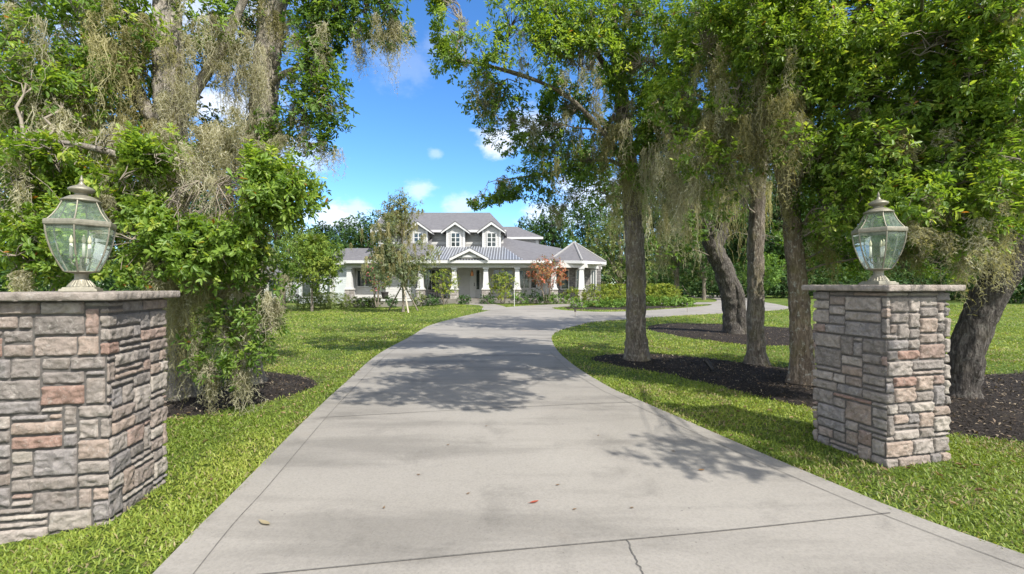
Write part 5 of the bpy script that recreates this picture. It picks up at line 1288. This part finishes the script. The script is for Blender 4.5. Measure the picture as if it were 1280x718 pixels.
PALP = np.array([(.16, .1, .05), (.24, .13, .07), (.2, .2, .06), (.14, .17, .05)])
shrub('crape_myrtle', 'pink flowering crape myrtle half hidden behind the staked young tree', 'flowering tree', 472, 383, 30.5, 17, 66, PAL_OLIVE, .17, 170, 9, None, 5, 71, .3, .3, ((.5, .12, .17), .16))
shrub('crape_myrtle', 'salmon red crape myrtle with bare stems standing right of the porch columns', 'flowering tree', 684, 378, 30.6, 24, 56, PALP, .16, 240, 9, None, 6, 72, .3, .3, ((.5, .16, .1), .42))
shrub('ornamental_tree', 'small yellowish green tree in front of the left porch window', 'small tree', 556, 381, 31.2, 16, 43, PAL_YEL, .15, 150, 9, None, 5, 73, .32, .25)
shrub('ornamental_tree', 'small yellowish green tree in front of the porch right of the front door', 'small tree', 628, 381, 31.2, 17, 39, PAL_YEL, .15, 150, 9, None, 5, 74, .32, .2)
# hedges and foundation plants
def hedge(name, label, px0, px1, by, Y, h, palette, n, seed, dp=.6, L=.13):
    return shrub(name, label, 'hedge', (px0 + px1) / 2, by, Y, (px1 - px0) / 2, h, palette, L * .75, int(n * 2.2), 10, None, 0, seed, .1, -.1, None, True, dp)
hedge('clipped_hedge', 'clipped yellow green hedge on the lawn left of the first porch column', 377, 432, 386, 30.2, 17, PAL_OLIVE, 420, 81, .8)
hedge('clipped_hedge', 'long yellow topped hedge on the round island, left of the straight oak trunk', 732, 788, 384.5, 29.2, 26, PAL_YEL, 560, 82, .9)
hedge('clipped_hedge', 'long yellow topped hedge on the round island, right of the straight oak trunk', 792, 846, 384, 29.6, 26, PAL_YEL, 540, 83, .9)
hedge('clipped_hedge', 'dark clipped hedge far left under the small yellowish trees', 336, 372, 377, 40, 15, PAL_DARK, 260, 84, .9, .16)
small = [(445, 384, 6, 10, PAL_OLIVE, 'pale small plant at the foot of the first porch column'), (457, 384, 6, 9, PAL_LIME, 'second small plant from the first porch column, under the left window'), (469, 385, 6, 12, PAL_OLIVE, 'taller pale plant below the right end of the left window'), (489, 384, 6, 12, PAL_DARK, 'dark plant right behind the left tree stake'), (525, 384, 7, 15, PAL_OLIVE, 'yellowish spiky plant at the foot of the second porch column'),
         (540, 381, 6, 8, PAL_DARK, 'low dark plant left of the small porch tree'), (580, 380, 6, 7, PAL_DARK, 'low dark plant between the third column and the steps'), (610, 380.5, 7, 10, PAL_DARK, 'dark plant at the foot of the fourth porch column'), (652, 379, 9, 11, PAL_LIME, 'bright green plant just right of the white lawn post'), (668, 379, 11, 15, PAL_DARK, 'dark green bushy plant under the salmon crape myrtle'), (684, 379, 9, 8, PAL_LIME, 'low lime plant in front of the salmon crape myrtle'), (700, 378, 13, 9, PAL_LIME, 'low wide lime plant right of the salmon crape myrtle'), (716, 378, 11, 15, PAL_YEL, 'yellow green fern like plant at the foot of the corner column')]
for i, (px, by, hw, h, p_, lab) in enumerate(small):
    shrub('foundation_plant', lab, 'plant', px, by, 31.4 if px < 520 else 30.9, hw, h, p_, .15, 55, 9, 'small plants along the porch', 3, 90 + i, .12, 0, depth=.4)
rowp = [(724, 387, 11, 12, 'first rounded lime plant at the left tip of the island row'), (745, 388, 9, 11, 'second rounded lime plant in the island row, below the hedge left end'), (763, 388, 9, 11, 'third rounded lime plant in the island row'), (777, 387.5, 8, 11, 'lime plant in the island row touching the left side of the straight trunk'), (813, 386.5, 8, 12, 'lime plant in the island row just right of the straight trunk'), (828, 385.5, 8, 11, 'lime plant in the island row second right of the straight trunk'), (842, 385, 9, 11, 'lime plant in the island row below the hedge right end'), (858, 384, 8, 10, 'last lime plant at the right tip of the island row')]
for i, (px, by, hw, h, lab) in enumerate(rowp):
    shrub('rounded_plant', lab, 'plant', px, by, 27.4 if px < 800 else 28.4, hw, h, PAL_LIME, .15, 70, 9, 'row of lime plants on the island', 3, 110 + i, .12, -.05)

def mid_tree(name, label, px, by, Y, hw, top, palette, n, L, seed, trunk_r=.12, crown_from=.3, moss=0, group=None, lean=0, cat='tree', blobs=7, gap=.35, kind_moss=MOSS_PAL, rust=0, mk=16, mw=.02):
    """tree built from several leaf masses round a forked trunk"""
    s = Y / F; x = (px - 640) * s; g = float(terrain(x, Y)); H_ = EYE - (top - HOR) * s - g
    base = np.array([x, Y, g]); root = thing(name, label, cat, tuple(base), 0, group)
    W_ = hw * s; r0 = np.random.default_rng(seed)
    zc0 = H_ * crown_from
    cs = []
    for i in range(blobs):
        a = 2.4 * i + r0.uniform(0, 1); t = (i + .5) / blobs
        rad = W_ * .62 * math.sin(math.pi * (.18 + .72 * t)) if blobs > 1 else 0
        cs.append((base + np.array([rad * math.cos(a) + lean * t, rad * math.sin(a) * .8, zc0 + (H_ - zc0) * (.12 + .72 * t)]), np.array([W_ * .55, W_ * .5, (H_ - zc0) * .26]) * r0.uniform(.75, 1.15)))
    cs.append((base + np.array([lean, 0, H_ - (H_ - zc0) * .2]), np.array([W_ * .45, W_ * .42, (H_ - zc0) * .2])))
    tb = [np.array([[*base - (0, 0, .1), trunk_r * 1.25], [*(base + (0, 0, zc0 * .6)), trunk_r], [*(base + (lean * .4, 0, H_ * .55)), trunk_r * .7], [*(base + (lean, 0, H_ * .88)), trunk_r * .2]])]
    for c, r in cs[:-1]:
        st = base + np.array([0, 0, zc0 * .7 + .25 * (c[2] - base[2])]); tb.append(np.array([[*st, trunk_r * .5], [*(st * .4 + c * .6 + np.array([0, 0, .1])), trunk_r * .3], [*c, trunk_r * .12]]))
    V, Q = merge([bark_tube(t_, 10, .3, .006, 0, seed) for t_ in tb]); make_mesh('trunk', V, Q, M['bark'], root, base, smooth=True)
    LV, LQ, LC = [], [], []; n0 = 0
    for c, r in cs:
        v, q, col = bush_mesh(c, r, int(n / len(cs)), L, 8, palette, gap, 1.2 / max(W_ / 3, .6), seed, rust=rust, bias=r0.normal(0, .1))
        LV.append(v); LQ.append(q + n0); LC.append(col); n0 += len(v)
    make_mesh('crown', np.vstack(LV), np.vstack(LQ), M['far_leaf'], root, base, tint=np.vstack(LC))
    if moss:
        A = np.vstack([c + rand_unit(moss // len(cs) + 1) * r * np.array([.9, .9, .5]) for c, r in cs])
        v, q, col = moss_geo(A, r0.uniform(.1, .24, len(A)) * H_ * .6, mk, np.full(len(A), .1), 6, mw, kind_moss, 0)
        make_mesh('hanging_moss', v, q, M['moss'], root, base, tint=col)
    return root
# left
mid_tree('small_tree', 'small airy yellow green tree at left, in front of the set-back wing', 390, 378, 27, 38, 294, (PAL_LIME + PAL_YEL) / 2, 1700, .15, 201, .07, .3)
mid_tree('small_tree', 'small olive green tree with dark trunk in front of the white outbuilding', 355, 376, 30, 44, 278, (PAL_OLIVE + PAL_LIME) / 2, 1500, .16, 202, .1, .4, 20)
# trees beyond the left wing
far_l = [(400, 62, 30, 283, 'dark round tree beyond the set-back wing, nearest to the hanging leaves'), (432, 70, 34, 277, 'dark broad tree beyond the left wing roof, middle one'), (463, 64, 34, 270, 'tallest dark tree beyond the left gable, partly behind the young tree')]
for i, (px, Y, hw, top, lab) in enumerate(far_l):
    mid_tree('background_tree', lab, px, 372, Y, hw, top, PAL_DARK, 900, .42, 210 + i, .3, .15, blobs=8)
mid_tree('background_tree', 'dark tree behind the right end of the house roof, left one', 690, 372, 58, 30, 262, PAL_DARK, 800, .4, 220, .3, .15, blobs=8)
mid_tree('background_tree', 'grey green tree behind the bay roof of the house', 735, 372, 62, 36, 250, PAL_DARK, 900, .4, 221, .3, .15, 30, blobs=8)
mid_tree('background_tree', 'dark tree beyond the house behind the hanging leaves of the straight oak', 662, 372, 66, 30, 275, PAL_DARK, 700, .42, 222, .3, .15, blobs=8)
# right middle trees
mid_tree('mossy_tree', 'pale mossy tree with soft weeping crown just right of the house', 775, 376, 39, 42, 262, PAL_OLIVE, 1400, .2, 230, .16, .12, 70, blobs=9, gap=.3)
mid_tree('mossy_tree', 'pale mossy tree with light twin trunk behind the hedge right end', 846, 372, 42, 38, 268, PAL_OLIVE, 1200, .2, 231, .22, .25, 80, blobs=8, gap=.32)
mid_tree('small_tree', 'bright green rounded young tree on the far lawn between the oak trunks', 952, 375, 38, 24, 318, PAL_LIME, 700, .17, 232, .07, .3)
mid_tree('mossy_tree', 'dark leafy tree overhanging the far drive left of the hollow oak', 880, 372, 40, 30, 290, PAL_DARK, 900, .2, 233, .15, .25, 10)
# big trees on the left behind the near oaks
lt = [(-60, 24, 120, 60, 'large tree at the far left behind the pillar oak'), (70, 30, 110, 80, 'wide tree behind the left oak leaves, second from the left edge'), (190, 38, 90, 150, 'tree behind the left oak trunks, over the gap in the leaves'), (270, 46, 60, 215, 'rounded tree behind the two left trunks')]
for i, (px, Y, hw, top, lab) in enumerate(lt):
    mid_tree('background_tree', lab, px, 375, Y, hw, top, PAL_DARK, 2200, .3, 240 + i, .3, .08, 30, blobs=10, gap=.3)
# far woods at right: trees one can tell apart, copied from four kinds
proto = []
for i in range(4):
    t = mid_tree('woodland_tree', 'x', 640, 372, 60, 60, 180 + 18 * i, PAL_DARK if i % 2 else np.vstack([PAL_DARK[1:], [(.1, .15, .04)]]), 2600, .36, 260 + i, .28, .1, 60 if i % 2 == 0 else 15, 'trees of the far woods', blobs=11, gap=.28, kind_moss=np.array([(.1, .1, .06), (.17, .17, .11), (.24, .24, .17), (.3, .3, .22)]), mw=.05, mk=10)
    proto.append(t)
woods = [(795, 70), (850, 62), (900, 66), (955, 58), (1005, 62), (1050, 54), (1095, 60), (1130, 50), (1175, 56), (1215, 50), (1262, 46), (1310, 52), (1370, 44), (1440, 40), (1010, 78), (1120, 80), (920, 82), (1240, 74)]
wl = ['behind the weeping mossy tree right of the house', 'behind the hedge right end', 'behind the hollow oak', 'behind the bright young tree', 'behind the reddish trunk', 'just left of the right lantern', 'directly behind the right lantern', 'just right of the right lantern', 'above the right end of the pillar cap', 'behind the leaning trunk', 'at the right edge of the lawn under the leaning trunk', 'beyond the right edge, first', 'beyond the right edge, second', 'beyond the right edge, third', 'in the second row behind the reddish trunk', 'in the second row behind the right lantern', 'in the second row between hollow oak and house', 'in the second row behind the leaning trunk']
for i, ((px, Y), lab) in enumerate(zip(woods, wl)):
    o = proto[i] if i < 4 else copy_tree(proto[i % 4])
    x = (px - 640) / F * Y; o.location = (x, Y, float(terrain(x, Y))); o.rotation_euler = (0, 0, i * 1.7)
    sc = .85 + .3 * random.random(); o.scale = (sc, sc, sc); o['label'] = 'tall dark woodland tree ' + lab
# understorey along the woods edge
us = [(820, 50), (870, 47), (935, 46), (985, 45), (1030, 44), (1080, 42), (1130, 42), (1185, 40), (1240, 36), (1275, 33), (1330, 34)]
ul = ['left of the hollow oak', 'just behind the hollow oak', 'right of the hollow oak', 'behind the reddish trunk', 'left of the right pillar cap', 'left of the right lantern', 'right of the right lantern', 'behind the leaning trunk foot', 'right of the leaning trunk', 'at the right photo edge', 'past the right photo edge']
pb = None
for i, ((px, Y), lab) in enumerate(zip(us, ul)):
    if pb is None: pb = shrub('woodland_shrub', 'x', 'shrub', 640, 356 + 1.6 * F / 45, 45, 45, 42, PAL_DARK, .3, 420, 9, 'shrubs at the woods edge', 4, 300, .2, .0)
    o = pb if i == 0 else copy_tree(pb); x = (px - 640) / F * Y
    o.location = (x, Y, float(terrain(x, Y))); o.rotation_euler = (0, 0, i * 2.1); s_ = .75 + .5 * random.random(); o.scale = (s_, s_, s_ * .9); o['label'] = 'dark leafy shrub at the woods edge ' + lab
# distant tree line that closes the horizon all round
def treeline():
    V, Q, C = [], [], []; n0 = 0
    k = 210
    th = np.linspace(-1.35, 1.35, k)
    for i, a in enumerate(th):
        R = 120 + 25 * math.sin(i * 1.7); c = np.array([R * math.sin(a), R * math.cos(a) + 10, 0])
        h = 5.5 + 1.6 * math.sin(i * .9) + 1.2 * math.sin(i * 2.3)
        if -.3 < a < .12: h *= .8
        v, q, col = bush_mesh(c + np.array([0, 0, h * .8]), np.array([5, 5, h]), 130, .9, 7, PAL_DARK, .2, .25, 5)
        V.append(v); Q.append(q + n0); C.append(col); n0 += len(v)
    o = make_mesh('distant_woods', np.vstack(V), np.vstack(Q), M['far_leaf'], tint=np.vstack(C))
    tag(o, 'far off dark green woods that close the horizon', 'woods', kind='stuff')
treeline()

# ====================================================================== CAMERA, SUN, SKY
cam = bpy.data.cameras.new('camera'); co = bpy.data.objects.new('camera', cam); COL.objects.link(co)
co.location = (0, 0, EYE); co.rotation_euler = (math.radians(90), 0, 0)
cam.sensor_width = 36; cam.lens = 36 * F / 1280; cam.shift_y = -3 / 1280; cam.clip_start = .05; cam.clip_end = 4000
scene.camera = co
SUN = Vector((.57, -.62, .9)).normalized()
sl = bpy.data.lights.new('sun', 'SUN'); sl.energy = 3.7; sl.angle = math.radians(.53); sl.color = (1, .95, .87)
so = bpy.data.objects.new('sun', sl); COL.objects.link(so); so.rotation_euler = SUN.to_track_quat('Z', 'Y').to_euler()
so.location = (20, -10, 40)

w = bpy.data.worlds.new('World'); scene.world = w; w.use_nodes = True
t = w.node_tree; t.nodes.clear()
sky = t.nodes.new('ShaderNodeTexSky'); sky.sky_type = 'NISHITA'; sky.sun_disc = False
sky.sun_elevation = math.asin(SUN.z); sky.sun_rotation = math.atan2(SUN.x, SUN.y); sky.ozone_density = 3.5; sky.air_density = .85; sky.dust_density = 0
bg = t.nodes.new('ShaderNodeBackground'); bg.inputs[1].default_value = .15
out = t.nodes.new('ShaderNodeOutputWorld')
tc = t.nodes.new('ShaderNodeTexCoord'); V_ = tc.outputs['Generated']
hs = t.nodes.new('ShaderNodeHueSaturation'); hs.inputs['Saturation'].default_value = 1.17; t.links.new(sky.outputs[0], hs.inputs['Color'])
# small cumulus: direction, radius
fac = None
nz = t.nodes.new('ShaderNodeTexNoise'); nz.inputs['Scale'].default_value = 16; nz.inputs['Detail'].default_value = 8; nz.inputs['Roughness'].default_value = .6
mpn = t.nodes.new('ShaderNodeMapping'); mpn.inputs['Scale'].default_value = (1, 1, 1.7); t.links.new(V_, mpn.inputs[0]); t.links.new(mpn.outputs[0], nz.inputs['Vector'])
def cloud(px, py, r, amt, squash=1.6):
    global fac
    d = Vector(((px - 640) / F, 1, -(py - HOR) / F)).normalized()
    sub = t.nodes.new('ShaderNodeVectorMath'); sub.operation = 'SUBTRACT'; t.links.new(V_, sub.inputs[0]); sub.inputs[1].default_value = d
    mu = t.nodes.new('ShaderNodeVectorMath'); mu.operation = 'MULTIPLY'; mu.inputs[1].default_value = (1, 1, squash); t.links.new(sub.outputs[0], mu.inputs[0])
    ln = t.nodes.new('ShaderNodeVectorMath'); ln.operation = 'LENGTH'; t.links.new(mu.outputs[0], ln.inputs[0])
    a = t.nodes.new('ShaderNodeMath'); a.operation = 'MULTIPLY_ADD'; t.links.new(nz.outputs[0], a.inputs[0]); a.inputs[1].default_value = -r * 2.2; 
    dv = t.nodes.new('ShaderNodeMath'); dv.operation = 'ADD'; t.links.new(ln.outputs['Value'], a.inputs[2]); t.links.new(a.outputs[0], dv.inputs[0]); dv.inputs[1].default_value = r * 1.1
    mr = t.nodes.new('ShaderNodeMapRange'); mr.interpolation_type = 'SMOOTHSTEP'; mr.inputs['From Min'].default_value = r * 1.15; mr.inputs['From Max'].default_value = r * .35
    mr.inputs['To Max'].default_value = amt; t.links.new(dv.outputs[0], mr.inputs['Value'])
    if fac is None: fac = mr.outputs[0]
    else:
        mx = t.nodes.new('ShaderNodeMath'); mx.operation = 'MAXIMUM'; t.links.new(fac, mx.inputs[0]); t.links.new(mr.outputs[0], mx.inputs[1]); fac = mx.outputs[0]
for c_ in ((420, 275, .07, .85), (445, 262, .04, .5), (380, 190, .06, .45), (620, 178, .05, .8), (665, 160, .07, .6), (525, 237, .035, .5), (500, 80, .07, .14), (545, 192, .02, .3), (560, 60, .05, .15), (270, 128, .06, .8), (300, 150, .05, .7), (690, 270, .07, .7), (580, 258, .05, .5), (850, 270, .14, .7), (760, 250, .12, .7), (1240, 60, .08, .6), (980, 250, .12, .7), (150, -100, .3, .6), (1500, 100, .4, .6), (2000, 200, .5, .7), (-600, 150, .4, .7), (900, -600, .4, .5)): cloud(*c_)
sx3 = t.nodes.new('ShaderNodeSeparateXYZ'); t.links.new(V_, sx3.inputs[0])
n2 = t.nodes.new('ShaderNodeTexNoise'); n2.inputs['Scale'].default_value = 2.6; n2.inputs['Detail'].default_value = 7; t.links.new(V_, n2.inputs['Vector'])  # unseen bright clouds behind the camera, added to raise the fill light
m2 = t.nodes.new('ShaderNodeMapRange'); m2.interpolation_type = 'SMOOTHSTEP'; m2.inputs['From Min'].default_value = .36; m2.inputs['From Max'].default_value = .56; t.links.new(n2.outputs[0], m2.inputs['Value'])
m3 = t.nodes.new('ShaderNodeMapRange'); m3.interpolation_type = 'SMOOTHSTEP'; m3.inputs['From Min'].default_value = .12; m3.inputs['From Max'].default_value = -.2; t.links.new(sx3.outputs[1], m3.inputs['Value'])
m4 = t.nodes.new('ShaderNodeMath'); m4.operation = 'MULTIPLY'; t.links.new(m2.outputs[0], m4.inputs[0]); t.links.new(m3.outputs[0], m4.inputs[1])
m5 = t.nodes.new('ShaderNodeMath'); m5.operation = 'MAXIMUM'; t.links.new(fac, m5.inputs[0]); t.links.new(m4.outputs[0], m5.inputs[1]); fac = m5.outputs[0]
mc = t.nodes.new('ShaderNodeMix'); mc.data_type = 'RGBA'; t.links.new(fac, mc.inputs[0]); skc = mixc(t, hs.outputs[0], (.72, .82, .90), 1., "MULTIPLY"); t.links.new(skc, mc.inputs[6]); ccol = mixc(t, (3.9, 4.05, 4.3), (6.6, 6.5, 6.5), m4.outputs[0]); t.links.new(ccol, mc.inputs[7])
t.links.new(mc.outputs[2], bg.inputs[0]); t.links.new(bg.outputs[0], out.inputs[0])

vs = scene.view_settings; vs.view_transform = 'Standard'; vs.look = 'None'; vs.gamma = 1; vs.exposure = 1.1; vs.use_curve_mapping = False
scene.render.engine = 'CYCLES'
scene.cycles.max_bounces = 7; scene.cycles.diffuse_bounces = 3; scene.cycles.transparent_max_bounces = 12; scene.cycles.transmission_bounces = 4; scene.cycles.glossy_bounces = 2
scene.cycles.use_denoising = True
